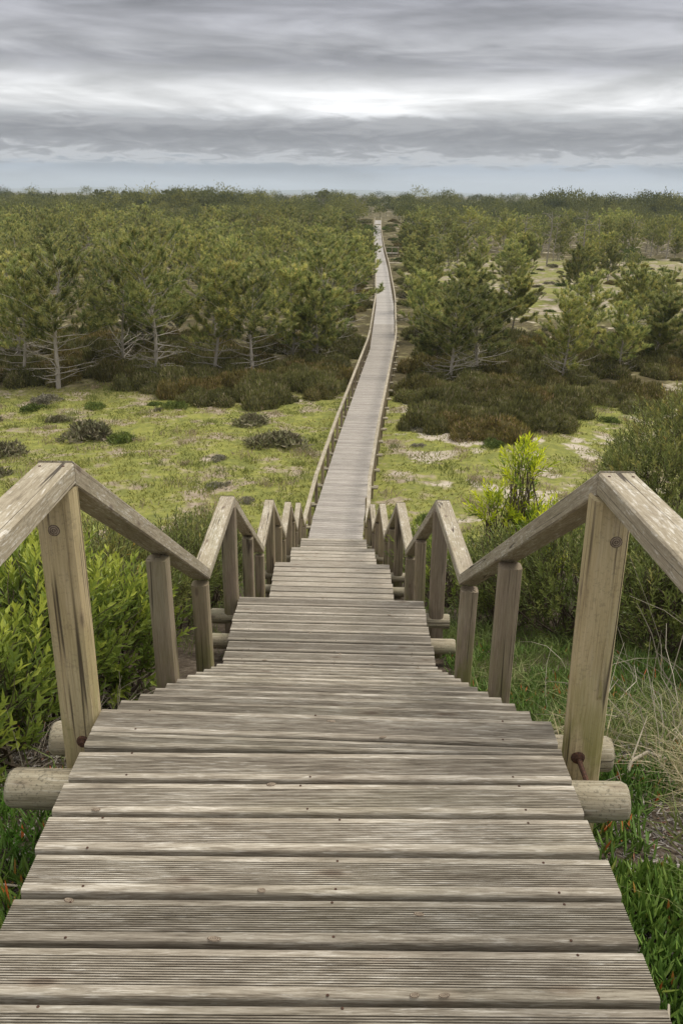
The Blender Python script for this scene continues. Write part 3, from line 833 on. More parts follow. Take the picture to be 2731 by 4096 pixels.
# small side platform off the walk, far out
sy = 147.0; sxp = float(bx(sy)) + .9
side = empty('side_platform', (sxp, sy, 0))
tag(side, 'small side platform with two handrails jutting from the far boardwalk', 'platform')
sinv = Matrix.Translation(-side.location)
for q in range(14):
    link('plank', ME_ps, side, mw=sinv @ Matrix.Translation((sxp + .1 + q * .151, sy, BW_Z + .09)) @ Matrix.Rotation(PI / 2, 4, 'Z'))
for yy_ in (sy - .8, sy + .8):
    beam(side, sinv, 'handrail', (sxp, yy_, BW_Z + .95), (sxp + 2.2, yy_, BW_Z + .95), .11, .07, M_rail)
    for q in (.15, 1.15, 2.15):
        link('post', ME_bpost[0], side, mw=sinv @ Matrix.Translation((sxp + q, yy_, BW_Z + .905 - 1.55)))
beam(side, sinv, 'handrail', (sxp + 2.2, sy - .74, BW_Z + .95), (sxp + 2.2, sy + .74, BW_Z + .95), .11, .07, M_rail)


# ------------------------------------------------------------------ pines
def pine_mesh(seed, H, RR, bare, dens=1.0, lush=1.0):
    r = np.random.default_rng(seed)
    tb, cb = Buf(), Buf()
    n = 9; zz = np.linspace(-.2, H, n)
    lean = r.normal(size=2) * .05 * H; ph = r.random(2) * 6
    zc_ = np.clip(zz / H, 0, 1); tx = lean[0] * zc_ ** 1.5 + .07 * np.sin(zz * 1.1 + ph[0]); ty = lean[1] * zc_ ** 1.5 + .07 * np.sin(zz * .9 + ph[1])
    tx -= tx[0]; ty -= ty[0]
    tube(tb, np.stack([tx, ty, zz], 1), np.linspace(.017 * H, .006 * H * .5, n), 6)
    P, D, Tn = [], [], []
    h = .07 * H
    while h < H * .985:
        t = h / H
        c0 = np.array([np.interp(h, zz, tx), np.interp(h, zz, ty), h])
        live = t > bare + r.normal() * .03
        nb = int(r.integers(3, 7)) if t < .9 else 3
        a0 = r.random() * 6.28
        for q in range(nb):
            a = a0 + q * 6.28 / nb + r.normal() * .3
            if live:
                u = (t - bare) / (1 - bare)
                L = RR * (max(0, 1 - u) ** .45 * (.82 + .28 * math.sin(3 * u)) + .14) * r.uniform(.45, 1.2)
                e0 = R(r.uniform(0, 34) + 32 * u); curve = r.uniform(.25, .6)
            else:
                L = RR * (.42 + .45 * t / max(bare, .01)) * r.uniform(.6, 1.1)
                e0 = R(r.uniform(-8, 24)); curve = r.uniform(.0, .35)
            k = np.linspace(0, 1, 5)
            rad = L * k * math.cos(e0)
            wig = r.normal(size=(5, 3)) * .035 * L * k[:, None]
            pts = c0 + np.stack([math.cos(a) * rad, math.sin(a) * rad, L * k * math.sin(e0) + curve * L * k ** 2 * .6], 1) + wig
            tube(tb, pts, np.linspace((.0045 if live else .0055) * H * (1 - .5 * t), .0012 * H, 5), 3)
            dirb = norm(pts[-1] - pts[-2])
            side = np.array([-math.sin(a), math.cos(a), 0])
            if live:
                ns = max(2, int(round(5.6 * dens * L / RR + 1.5)))
                for j in range(ns):
                    sft = r.uniform(.22, 1.0)
                    p0 = np.array([np.interp(sft, k, pts[:, i]) for i in range(3)])
                    sl = L * r.uniform(.16, .36) * (1.15 - sft * .6)
                    d = norm(dirb * r.uniform(.4, 1) + side * r.choice([-1, 1]) * r.uniform(.3, 1.0) + np.array([0, 0, r.uniform(.1, .9)]))
                    p1 = p0 + d * sl
                    if j % 3 == 0: tube(tb, [p0, p1], [.007, .004], 3)
                    nt = 2 if sl < .35 else 3
                    for g in range(nt):
                        P.append(p0 + d * sl * (g + 1) / nt); D.append(norm(d + np.array([0, 0, .5]) + r.normal(size=3) * .25)); Tn.append(t)
                P.append(pts[-1]); D.append(norm(dirb + np.array([0, 0, .5]))); Tn.append(t)
            else:
                for j in range(int(r.integers(4, 8))):
                    sft = r.uniform(.25, .95)
                    p0 = np.array([np.interp(sft, k, pts[:, i]) for i in range(3)])
                    d = norm(dirb * .8 + side * r.choice([-1, 1]) * r.uniform(.3, 1.0) + np.array([0, 0, r.uniform(-.3, .5)]))
                    p1 = p0 + d * L * r.uniform(.15, .4)
                    tube(tb, [p0, (p0 + p1) / 2 + r.normal(size=3) * .03, p1], [.009, .007, .004], 3)
        h += H * r.uniform(.045, .075)
    P.append(np.array([tx[-1], ty[-1], H])); D.append(np.array([0, 0, 1.0])); Tn.append(1.0)
    P, D, Tn = np.array(P), np.array(D), np.array(Tn)
    K = int(22 * lush)
    n = len(P)
    tone_t = np.clip(.46 + .28 * r.normal(size=n), .0, .89)
    Pn = np.repeat(P, K, 0); Dn = np.repeat(D, K, 0); tn = np.clip(np.repeat(tone_t, K) + r.normal(size=n * K) * .08, 0, .89)
    rv = norm(r.normal(size=(n * K, 3)))
    dirs = norm(Dn * .78 + rv * .62)
    st = Pn + Dn * r.uniform(-.16, .10, size=(n * K, 1))
    blades(cb, st, dirs, r.uniform(.16, .33, n * K), r.uniform(.028, .05, n * K), tn)
    # pale orange candles on the upper shoots
    cs = (Tn > .6) & (r.random(n) < .13)
    if cs.any():
        for o_ in range(2):
            blades(cb, P[cs] + D[cs] * .10, norm(D[cs] + np.array([0, 0, 1.2]) + r.normal(size=(cs.sum(), 3)) * .12), r.uniform(.14, .24, cs.sum()), .05, r.uniform(.93, 1.0, cs.sum()))
    return tb.mesh('pine_trunk', [M_twigbark]), cb.mesh('pine_crown', [M_pine])
M_twigbark = wood('pine_bark_grey', 2, [(.30, (.19, .165, .135)), (.5, (.36, .32, .265)), (.75, (.50, .455, .385))], (.56, .52, .45), .35, knots=False, tint=.1)

PROTO = [pine_mesh(101, 6.8, 2.7, .36), pine_mesh(102, 6.2, 2.3, .28), pine_mesh(103, 7.2, 2.5, .40, .9), pine_mesh(104, 5.6, 2.2, .20, 1.05),
         pine_mesh(105, 6.6, 2.9, .33, 1.1), pine_mesh(106, 5.0, 1.9, .14, 1.0), pine_mesh(107, 7.0, 2.2, .50, .7, .8), pine_mesh(108, 4.2, 1.7, .10, 1.1)]
PH = [6.8, 6.2, 7.2, 5.6, 6.6, 5.0, 7.0, 4.2]

trees = []      # x, y, kind, height, label, group
def add_tree(x, y, k, h, label, group):
    trees.append((x, y, k, h, label, group))
FR = 'pines at the edge of the field'
add_tree(-16.8, 45.5, 1, 5.4, 'pine with bare grey lower branches nearest the left edge of the picture', FR)
add_tree(-14.6, 44.2, 0, 6.2, 'leafy-topped pine whose bare grey branches fan out over the heath on the left', FR)
add_tree(-10.0, 46.5, 2, 7.0, 'tallest broad pine with a straight bare trunk left of the boardwalk', FR)
add_tree(-12.4, 49.5, 4, 5.6, 'pine behind and between the two bare-trunked front pines', FR)
add_tree(-7.2, 48.5, 1, 5.4, 'pine just beside the tallest broad pine, towards the boardwalk', FR)
add_tree(-5.0, 48.2, 0, 5.2, 'slim pine with low bare branches midway between tallest pine and boardwalk', FR)
add_tree(-3.0, 52.5, 3, 5.2, 'bushy green pine second from the boardwalk on its left side', FR)
add_tree(-1.2, 57.0, 4, 5.8, 'bushy pine leaning its branches over the boardwalk rail', FR)
add_tree(-1.6, 52.0, 5, 4.6, 'low dense pine in front of the one that leans over the boardwalk', FR)
FRR = 'pines in front of the clearing'
add_tree(5.8, 46.0, 4, 4.4, 'wide pine with a skirt of bare grey twigs right of the boardwalk', FRR)
add_tree(7.4, 47.5, 1, 4.8, 'dark green pine with a thin straight trunk behind the wide skirted pine', FRR)
add_tree(11.8, 46.5, 3, 4.0, 'round pine with a forked pale trunk beside the sandy gap', FRR)
add_tree(15.4, 48.5, 5, 3.7, 'dense dark rounded pine furthest right of the front row', FRR)
add_tree(5.6, 60.0, 5, 4.4, 'bushy pine close against the right rail of the boardwalk', FRR)
add_tree(6.6, 72.0, 3, 4.4, 'small pine by the right rail at the near corner of the clearing', FRR)
add_tree(16.6, 60.0, 3, 4.2, 'conical pine standing alone in front of the clearing, right side', FRR)
add_tree(20.5, 62.0, 1, 4.6, 'spreading pine near the right edge before the clearing', FRR)
add_tree(12.6, 66.0, 7, 3.8, 'small pine in the open grass behind the front row', FRR)
add_tree(18.5, 52.0, 7, 3.6, 'low bushy pine at the right edge above the heath', FRR)
add_tree(23.8, 66.0, 4, 4.2, 'pine at the right edge of the picture before the clearing', FRR)
CLR = 'lone pines in the clearing'
for i_, (x, y, k, h) in enumerate([(12, 82, 7, 4.0), (17, 90, 3, 4.6), (9.5, 96, 5, 4.4), (26, 100, 7, 3.8), (22, 84, 5, 4.4), (14, 112, 1, 5.2), (33, 116, 3, 4.8), (24, 122, 7, 4.2), (11, 128, 1, 5.6), (40, 128, 0, 5.4)]):
    add_tree(x, y, k, h, ['lone small pine at the near boardwalk corner of the clearing', 'lone bushy pine in the near middle of the clearing', 'lone pine in the clearing closest to the boardwalk', 'lone small pine in the right middle of the clearing', 'lone dense pine at the near right of the clearing', 'lone slim pine in the centre of the clearing', 'lone bushy pine far right in the clearing', 'lone small pine at the back middle of the clearing', 'lone slim pine at the back of the clearing by the boardwalk', 'lone spreading pine at the back right corner of the clearing'][i_], CLR)
add_tree(.9, 82.0, 1, 5.2, 'pine beside the left rail with a branch reaching over the planks', FR)
add_tree(1.6, 103.0, 3, 4.9, 'pine whose bough crosses the boardwalk halfway along it', FR)
add_tree(2.9, 126.0, 5, 4.2, 'small pine touching the left side of the distant boardwalk', FR)
_cr = np.random.default_rng(404)
for i_ in range(44):
    y = _cr.uniform(62, 148); x = y * _cr.uniform(.075, .40)
    if y < 116 and x / y > .11 and _cr.random() < .78: continue
    add_tree(x, y, int(_cr.choice([5, 7, 3, 1, 6])), _cr.uniform(2.4, 4.4), 'small scattered pine ' + ('before' if y < 84 else ('within' if y < 112 else 'at the back of')) + ' the clearing, ' + ('towards the boardwalk' if x / y < .18 else ('in the middle' if x / y < .28 else 'towards the right edge')), 'small pines scattered about the clearing')
for i_, (x, y, h) in enumerate([(5.4, 52, 2.4), (6.0, 66, 2.8), (7.4, 80, 3.0), (8.6, 92, 2.6), (8.4, 106, 3.2), (9.0, 122, 3.0), (9.8, 136, 3.4), (.3, 66, 2.6), (1.0, 92, 2.8), (2.2, 114, 3.0), (3.2, 140, 3.2), (4.0, 160, 3.2), (11.0, 160, 3.6), (11.5, 176, 3.8), (2.4, 172, 3.2)]):
    add_tree(x, y, 7, h, 'low young pine close to the boardwalk on its ' + ('right' if x > .045 * y else 'left') + ' side', 'low pines close to the boardwalk')
pr = np.random.default_rng(77)
cands = []
occ = [(t_[0], t_[1]) for t_ in trees]
def free(x, y, d):
    ci, cj = int(x // 5), int(y // 5)
    for i in (-1, 0, 1):
        for j in (-1, 0, 1):
            for (a, b_) in cells.get((ci + i, cj + j), ()):
                if (a - x) ** 2 + (b_ - y) ** 2 < d * d: return False
    return True
cells = {}
def occupy(x, y): cells.setdefault((int(x // 5), int(y // 5)), []).append((x, y))
for (x, y) in occ: occupy(x, y)
far_pts = []
tries = 0
while tries < 9000:
    tries += 1
    y = 47 + (pr.random() ** .62) * 330
    x = pr.uniform(-.44, .44) * y + pr.uniform(-3, 3)
    off = x - float(bx(y))
    if abs(off) < (2.3 if y < 120 else 2.9): continue
    if .033 * y - 2.7 < x < .050 * y + 2.5: continue
    if off < 0:
        if y < 50 + 3 * math.sin(x * .4): continue
        if math.sin(x * .11 + 1) * math.cos(y * .05) > .86: continue
        if abs(x + 11) < 2.0 and 94 < y < 108: continue
    else:
        if y < 148 + 4 * math.sin(x * .2):
            continue
        if off < 7 and y < 220 and pr.random() < .7: continue
    d = 3.1 + .0045 * y + pr.uniform(-.6, 1.2)
    if not free(x, y, d): continue
    occupy(x, y); far_pts.append((x, y))
far_pts.sort(key=lambda q: q[1])
LOOK = {0: 'spreading pine', 1: 'slim pine', 2: 'tall pine', 3: 'bushy pine', 4: 'broad pine', 5: 'dense low pine', 6: 'thin-crowned pine', 7: 'small pine'}
def zone_label(x, y, left, k):
    f = x / y
    if left:
        dep = 'just behind the front row' if y < 66 else ('in the middle of the wood' if y < 92 else 'far back in the wood')
        lat = 'by the picture\'s left edge' if f < -.27 else ('left of the tallest front pine' if f < -.20 else ('behind the tallest front pine' if f < -.12 else 'towards the left rail of the boardwalk'))
        return LOOK[k] + ' ' + dep + ', ' + lat
    return LOOK[k] + ' in the wood behind the clearing, ' + ('by the boardwalk' if f < .1 else ('behind its middle' if f < .24 else 'towards the right edge'))
for (x, y) in far_pts:
    if len(trees) >= 340: break
    k = int(pr.choice([0, 1, 2, 3, 4, 6, 6, 7], p=[.15, .12, .14, .11, .13, .13, .13, .09]))
    h = PH[k] * pr.uniform(.50, .86) * (1.0 if y < 95 else 1.12)
    left = x < bx(y)
    add_tree(x, y, k, h, zone_label(x, y, left, k), 'pines of the wood left of the boardwalk' if left else 'pines of the wood behind the clearing')
used_far = max(t_[1] for t_ in trees)
for (x, y, k, h, lab, grp) in trees:
    q_ = h / PH[k]; wd_ = q_ * pr.uniform(1.0, 1.4)
    root = empty('pine_tree', (x, y, float(ground(x, y)) - .05), pr.uniform(0, 6.28), (wd_, wd_ * pr.uniform(.88, 1.12), q_))
    root.rotation_euler = (R(pr.normal() * 2.5), R(pr.normal() * 2.5), root.rotation_euler[2])
    tag(root, lab, 'tree', grp)
    link('trunk', PROTO[k][0], root)
    link('crown', PROTO[k][1], root)

# dead, bare trees
def snag_mesh(seed, H):
    r = np.random.default_rng(seed); tb = Buf()
    zz = np.linspace(-.2, H, 8); ph = r.random(2) * 6
    pts = np.stack([.12 * np.sin(zz * .8 + ph[0]), .12 * np.sin(zz * .7 + ph[1]), zz], 1)
    tube(tb, pts, np.linspace(.10, .03, 8), 6)
    for q in range(16):
        s_ = r.uniform(.25, .98); p0 = np.array([np.interp(s_ * H, zz, pts[:, i]) for i in range(3)])
        a = r.random() * 6.28; L = H * r.uniform(.1, .28)
        d = np.array([math.cos(a), math.sin(a), r.uniform(-.1, .8)])
        p1 = p0 + d * L * .6; p2 = p1 + norm(d + r.normal(size=3) * .5) * L * .4
        tube(tb, [p0, p1, p2], [.03, .02, .008], 4)
        for g in range(3):
            p3 = p1 + norm(d + r.normal(size=3) * .9) * L * .4
            tube(tb, [p1, p3], [.012, .005], 3)
    return tb.mesh('dead_tree', [M_twig])
SN = [snag_mesh(s_, 6.0) for s_ in (1, 2, 3)]
for i_, (x, y, lab) in enumerate([(26.5, 134, 'bare dead tree at the back of the clearing'), (29.5, 131, 'bare dead tree at the back of the clearing'), (31.5, 136, 'bare dead tree at the back of the clearing'), (37, 133, 'bare dead tree at the back of the clearing'), (17.5, 128, 'pale forked dead tree standing nearest the boardwalk side of the clearing'), (43, 136, 'bare dead tree at the back of the clearing'), (34.3, 130, 'bare dead tree at the back of the clearing')]):
    o = link('dead_tree', SN[i_ % 3], None, loc=(x, y, float(ground(x, y))), rot=(0, 0, i_ * 1.3), scl=pr.uniform(.8, 1.25))
    tag(o, lab, 'tree', 'dead trees in the clearing')

# the rest of the wood out to the skyline reads as one mass
fb = Buf()
fr = np.random.default_rng(9)
rest = [q for q in far_pts if q[1] > used_far - .01]
extra = []
for q in range(1300):
    y = 330 + fr.random() ** 1.4 * 500; x = fr.uniform(-.44, .44) * y
    extra.append((x, y))
for (x, y) in rest + extra:
    z0 = float(ground(x, y)); left = x < bx(y)
    cl_ = float(lump(x, y, .035, 1.0) + .6 * lump(x, y, .11, 2.0))
    H = (fr.uniform(3.0, 6.0) if y < 330 else fr.uniform(3.2, 7.6)) * (1 + (.3 if y < 300 else .5) * cl_)
    if not left and x > .2 * y: H *= 1.0
    tall_ = y > 330 and cl_ > .35
    if tall_: H *= fr.uniform(1.05, 1.28)
    rd = H * fr.uniform(.36, .55)
    roundy = fr.random() < (.6 if left else .25)
    nl = 300 if y < 330 else (420 if tall_ else 170)
    dirs = norm(fr.normal(size=(nl, 3))); dirs[:, 2] = np.abs(dirs[:, 2]) * 1.1 - .25
    lob = 1 + .25 * np.sin(dirs[:, 0] * 5 + x) * np.cos(dirs[:, 1] * 5 + y) + .12 * fr.normal(size=nl)
    ctr = np.array([x, y, z0 + H * (.5 if roundy else .58)])
    Pp = ctr + dirs * lob[:, None] * np.array([rd, rd, H * (.5 if roundy else .42)]) * fr.uniform(.55 if tall_ else .7, 1, size=(nl, 1))
    Dd = norm(dirs * .5 + np.array([0, 0, .6]) + fr.normal(size=(nl, 3)) * .5)
    sz = .34 if y < 330 else .66
    blades(fb, Pp, Dd, fr.uniform(.6, 1.3, nl) * sz, sz * .55, np.clip((.52 if roundy else .26) + fr.normal() * .27 + fr.normal(size=nl) * .12, 0, 1))
    if not roundy:
        tube(fb, [(x, y, z0), (x, y, z0 + H * .7)], [.09, .05], 3, .1)
o = link('distant_wood', fb.mesh('distant_wood', [M_pinefar]))
tag(o, 'far belt of pines and round bushes reaching the skyline', kind='stuff')

# a few tall umbrella-shaped pines breaking the skyline, and round dense bushes
def round_mesh(seed, n=1500, flat=.8):
    r = np.random.default_rng(seed); cb, tb = Buf(), Buf()
    lobes = [(norm(r.normal(size=3)) * np.array([.55, .55, .35]) + np.array([0, 0, .55]), r.uniform(.38, .6)) for _ in range(9)]
    for c_, q in lobes:
        m_ = n // 9
        d = norm(r.normal(size=(m_, 3))); d[:, 2] = np.where(d[:, 2] < -.3, -d[:, 2], d[:, 2])
        p = c_ + d * q * r.uniform(.75, 1.02, (m_, 1)) * np.array([1, 1, flat])
        p[:, 2] = np.maximum(p[:, 2], .02)
        leaves(cb, p, norm(d + np.array([0, 0, .7]) + r.normal(size=(m_, 3)) * .5), norm(d + r.normal(size=(m_, 3)) * .4), r.uniform(.07, .13, m_), r.uniform(.03, .05, m_), np.clip(r.uniform(.3, .6) + r.normal(size=m_) * .18, 0, 1))
        tube(tb, [(0, 0, -.05), c_ * .5, c_], [.035, .025, .01], 4)
    return tb.mesh('bush_stems', [M_stem]), cb.mesh('bush_crown', [M_greenshrub])
RND = [round_mesh(31), round_mesh(32), round_mesh(33)]
for i_, (x, y, s_, lab) in enumerate([(22.0, 118, 2.3, 'yellow-green round bush in the middle of the clearing'), (-24.5, 92, 2.4, 'bright round bush among the pines far left'), (-13.5, 99, 2.0, 'round bush by the small open patch in the left wood'), (13.0, 140, 2.6, 'dark round bush at the back of the clearing near the boardwalk'), (39, 122, 2.4, 'round green bush at the right end of the clearing'), (27.5, 82, 2.8, 'large round bush at the right edge of the clearing'), (24.5, 74, 2.2, 'round bush in front of the large one at the right edge'), (5.0, 184, 2.6, 'dark leafy tree hanging over the far end of the boardwalk')]):
    root = empty('round_bush', (x, y, float(ground(x, y))), i_ * 1.1, s_)
    tag(root, lab, 'bush')
    link('stems', RND[i_ % 3][0], root); link('crown', RND[i_ % 3][1], root)

# tall umbrella pines standing on the skyline
def umbrella_mesh(seed):
    r = np.random.default_rng(seed); tb, cb = Buf(), Buf()
    H = 11.0; zz = np.linspace(0, H * .82, 6)
    pts = np.stack([.35 * np.sin(zz * .25 + r.random() * 6), .3 * np.sin(zz * .2), zz], 1); pts[:, :2] -= pts[0, :2]
    tube(tb, pts, np.linspace(.2, .1, 6), 5)
    for q in range(7):
        a = q * .9 + r.random(); L = r.uniform(1.0, 2.4)
        p1 = pts[-1] + np.array([math.cos(a) * L, math.sin(a) * L, r.uniform(-.6, 1.6)])
        tube(tb, [pts[-2 - (q % 2)], p1], [.08, .04], 4)
        n_ = 160; d = norm(r.normal(size=(n_, 3)))
        blades(cb, p1 + d * np.array([1.0, 1.0, .45]) * r.uniform(.5, 1.05, (n_, 1)), norm(d + np.array([0, 0, .9])), r.uniform(.3, .6, n_), .28, np.clip(.3 + r.normal(size=n_) * .15, 0, 1))
    return tb.mesh('umbrella_trunk', [M_twigbark]), cb.mesh('umbrella_crown', [M_pinefar])
UMB = [umbrella_mesh(q) for q in (71, 72, 73)]
ur = np.random.default_rng(5)
for i_ in range(48):
    if i_ < 34: x = ur.uniform(-118, -52); y = ur.uniform(430, 500)
    elif i_ < 38: x = ur.uniform(-14, -3); y = ur.uniform(400, 440)
    else: x = ur.uniform(95, 175); y = ur.uniform(390, 470)
    root = empty('umbrella_pine', (x, y, float(ground(x, y)) - .4), ur.uniform(0, 6), ur.uniform(.42, .86))
    tag(root, 'tall flat-topped pine on the skyline above the left wood' if i_ < 34 else ('flat-topped pine on the skyline just left of the boardwalk end' if i_ < 38 else 'flat-topped pine on the skyline at the right'), 'tree', 'umbrella pines on the skyline')
    link('trunk', UMB[i_ % 3][0], root); link('crown', UMB[i_ % 3][1], root)
def bare_mesh(seed):
    r = np.random.default_rng(seed); tb = Buf()
    def grow(p, d, L, rad, n):
        p1 = p + d * L; tube(tb, [p, p1], [rad, rad * .65], 4 if n > 2 else 3)
        if n == 0: return
        for q in range(3): grow(p + d * L * r.uniform(.6, 1), norm(d + r.normal(size=3) * .5 + np.array([0, 0, .15])), L * r.uniform(.6, .8), rad * .6, n - 1)
    grow(np.zeros(3), np.array([0, 0, 1.0]), 2.6, .16, 5)
    return tb.mesh('bare_tree', [M_twig])
for i_, (x, y, s_, lab) in enumerate([(4.5, 268, 1.0, 'leafless grey tree on the skyline left of the boardwalk end'), (1.0, 275, .8, 'smaller leafless grey tree beside the skyline one')]):
    o = link('bare_tree', bare_mesh(80 + i_), None, loc=(x, y, float(ground(x, y)) - .1), scl=s_)
    tag(o, lab, 'tree')

# ------------------------------------------------------------------ heath
def heath_mesh(seed, n=3600, mat=None, hgt=.62, blade=.13, spread=.8):
    r = np.random.default_rng(seed); cb = Buf()
    lobes = [(r.uniform(-.68, .68, 2), r.uniform(.2, .46), r.uniform(.75, 1.35)) for _ in range(14)] + [(np.zeros(2), .55, 1.0)]
    hgts = np.array([l[1] * l[2] for l in lobes])
    wts = np.array([l[1] ** 2 for l in lobes]); wts /= wts.sum()
    which = r.choice(len(lobes), n, p=wts)
    d = norm(r.normal(size=(n, 3))); d[:, 2] = np.abs(d[:, 2])
    C = np.array([[l[0][0], l[0][1], 0] for l in lobes])[which]; Rr = np.array([l[1] for l in lobes])[which]; Hh = np.array([l[2] for l in lobes])[which]
    P_ = C + d * Rr[:, None] * np.stack([np.ones(n), np.ones(n), Hh * hgt / .5], 1) * r.uniform(.7, 1.0, (n, 1))
    tl = r.uniform(.25, .75, len(lobes))[which]
    blades(cb, P_, norm(d * .5 + np.array([0, 0, .8]) + r.normal(size=(n, 3)) * .35 * spread), r.uniform(.6, 1.4, n) * blade, r.uniform(.7, 1.4, n) * blade * .34, np.clip(tl + r.normal(size=n) * .2 + (r.random(n) < .06) * .4, 0, 1))
    # inner stems
    for q in range(40):
        k = r.integers(len(lobes)); c_ = np.array([*lobes[k][0], 0]); dd = norm(np.array([*r.normal(size=2) * .6, 1]))
        tube(cb, [c_ * .6, c_ + dd * lobes[k][1] * .9], [.012, .006], 3, .15)
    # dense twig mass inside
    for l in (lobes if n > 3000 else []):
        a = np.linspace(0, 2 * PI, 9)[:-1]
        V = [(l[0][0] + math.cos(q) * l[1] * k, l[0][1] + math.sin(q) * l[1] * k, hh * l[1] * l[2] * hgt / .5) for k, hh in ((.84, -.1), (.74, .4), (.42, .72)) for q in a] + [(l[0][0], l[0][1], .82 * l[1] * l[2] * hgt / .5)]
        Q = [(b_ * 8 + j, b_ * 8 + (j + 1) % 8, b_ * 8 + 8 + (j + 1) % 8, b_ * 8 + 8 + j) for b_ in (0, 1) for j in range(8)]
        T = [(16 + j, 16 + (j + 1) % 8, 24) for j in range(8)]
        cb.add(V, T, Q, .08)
    return cb.mesh('heath_shrub', [mat])
HE = [heath_mesh(s_, 3800, M_heath) for s_ in (41, 42, 43, 44, 45)]
hr = np.random.default_rng(21)
def put_shrub(meshes, x, y, s_, label, cat, group, name, sz=1.0):
    o = link(name, meshes[int(hr.integers(len(meshes)))], None, loc=(x, y, float(ground(x, y)) - .03), rot=(0, 0, hr.uniform(0, 6.28)), scl=(s_, s_, s_ * sz))
    tag(o, label, cat, group)
    return o
belt = []
q = 0
while q < 2600 and len(belt) < 285:
    q += 1
    y = hr.uniform(31, 62); x = hr.uniform(-.44, .46) * y
    off = x - float(bx(y))
    if abs(off) < 2.35: continue
    if off < 0:
        lim = 41.8 + 1.4 * math.sin(x * .5 + 1) + (2.6 if x < -11 else 0) + (1.2 if x < -7.5 else 0)
        if y < lim or y > 60: continue
    else:
        # an island of heath right of the walk, then sand, then more heath to the right
        inA = ((x - 6.0) / 4.6) ** 2 + ((y - 40.5) / 6.0) ** 2 < 1 or (x < 3.8 and 36.5 < y < 50)
        inB = y > 45.5 and x < 13.2
        inC = ((x - 13.6) / 2.0) ** 2 + ((y - 42.5) / 1.6) ** 2 < 1
        inD = x > 14.5 and y > 48
        if not (inA or inB or inC or inD): continue
    if belt and min((a - x) ** 2 + (b_ - y) ** 2 for a, b_ in belt) < (.95 if y < 50 else 1.25) ** 2: continue
    belt.append((x, y))
for (x, y) in belt:
    left = x < bx(y)
    f = x / y
    if left:
        lab = 'heath shrub ' + ('at the field\'s edge of the left belt' if y < 45.5 else ('in the middle of the left belt' if y < 51 else 'under the left pines')) + ', ' + ('by the picture\'s left edge' if f < -.27 else ('near the tallest front pine' if f < -.13 else 'towards the boardwalk'))
    else:
        lab = 'heath shrub ' + ('at the near edge of the thicket' if y < 39 else ('in the middle of the thicket' if y < 46 else 'under the pines')) + (' beside the right rail' if f < .09 else (' right of the boardwalk' if f < .2 else (' near the sandy gap on the right' if f < .30 else ' at the right edge of the picture')))
    put_shrub(HE, x, y, hr.uniform(.95, 1.5), lab, 'shrub', 'heath belt left of the boardwalk' if left else 'heath thicket right of the boardwalk', 'heath_shrub', hr.uniform(.85, 1.15))

# shrubs out on the open field
FS = [heath_mesh(s_, 1500, M_fieldshrub, .5, .2, 2.0) for s_ in (51, 52)]
GSH = [heath_mesh(s_, 900, M_greyshrub, .45, .2, 2.0) for s_ in (53, 54)]
GR = [heath_mesh(s_, 1200, M_greenshrub, .5, .2, 1.8) for s_ in (55, 56)]
for x, y, s_, ms, lab in [
    (-3.9, 36.8, 1.05, FS, 'brownish twiggy shrub on the field, the further of two near the left rail'), (-2.6, 33.6, 1.25, FS, 'brownish twiggy shrub on the field, the nearer of two by the left rail'),
    (-10.4, 35.2, 1.35, FS, 'wide twiggy shrub alone in the left part of the field'), (-9.2, 34.6, .8, GR, 'low green shrub joined to the wide twiggy one on the field'),
    (-7.9, 39.6, .75, GR, 'small green shrub beside the patch of bare sand'), (-9.0, 40.6, .45, GR, 'tiny green shrub behind the bare sand patch'), (-8.4, 38.9, .32, FS, 'tiny brown tuft shrub at the edge of the bare sand'),
    (-11.6, 40.5, .7, GR, 'green shrub at the back of the field, left third'), (-14.6, 40.2, .7, GR, 'green shrub at the back of the field near the left edge'),
    (-12.6, 37.8, .7, FS, 'low brown shrub among grey ones on the left of the field'), (-15.6, 38.0, .5, FS, 'dark small shrub at the left edge of the field'), (-14.2, 41.6, .9, GSH, 'pale grey shrub at the foot of the leftmost heath'),
    (-13.1, 32.2, 1.1, FS, 'brown shrub at the left edge above the handrail'), (-12.6, 29.0, 1.0, FS, 'brown shrub at the left edge just over the handrail corner'), (-4.7, 31.4, .42, GSH, 'small grey shrub in the middle of the field'), (-4.2, 28.4, .5, GSH, 'grey shrub on the near right part of the left field'),
    (-3.2, 26.8, .38, GSH, 'small grey shrub closest to the left stair rail'),
    (3.2, 36.4, .6, GSH, 'grey-green shrub by the right rail in front of the heath thicket'), (5.4, 36.0, .6, GR, 'green leafy shrub in front of the heath thicket'), (6.1, 33.4, .6, GR, 'green shrub at the near foot of the heath thicket'), (12.0, 37.8, .55, GR, 'bright green shrub on the sand right of the thicket'),
    (3.1, 33.6, .35, GSH, 'small grey-green shrub on the sand by the right rail'), (13.9, 39.4, 1.2, HE, 'brown heath mound on the sand beside the right-hand acacia'), (12.6, 41.6, 1.15, HE, 'heath mound in front of the sandy gap'), (2.55, 25.2, .55, GR, 'green shrub at the foot of the right rail')]:
    put_shrub(ms, x, y, s_, lab, 'shrub', None, 'field_shrub', .72)
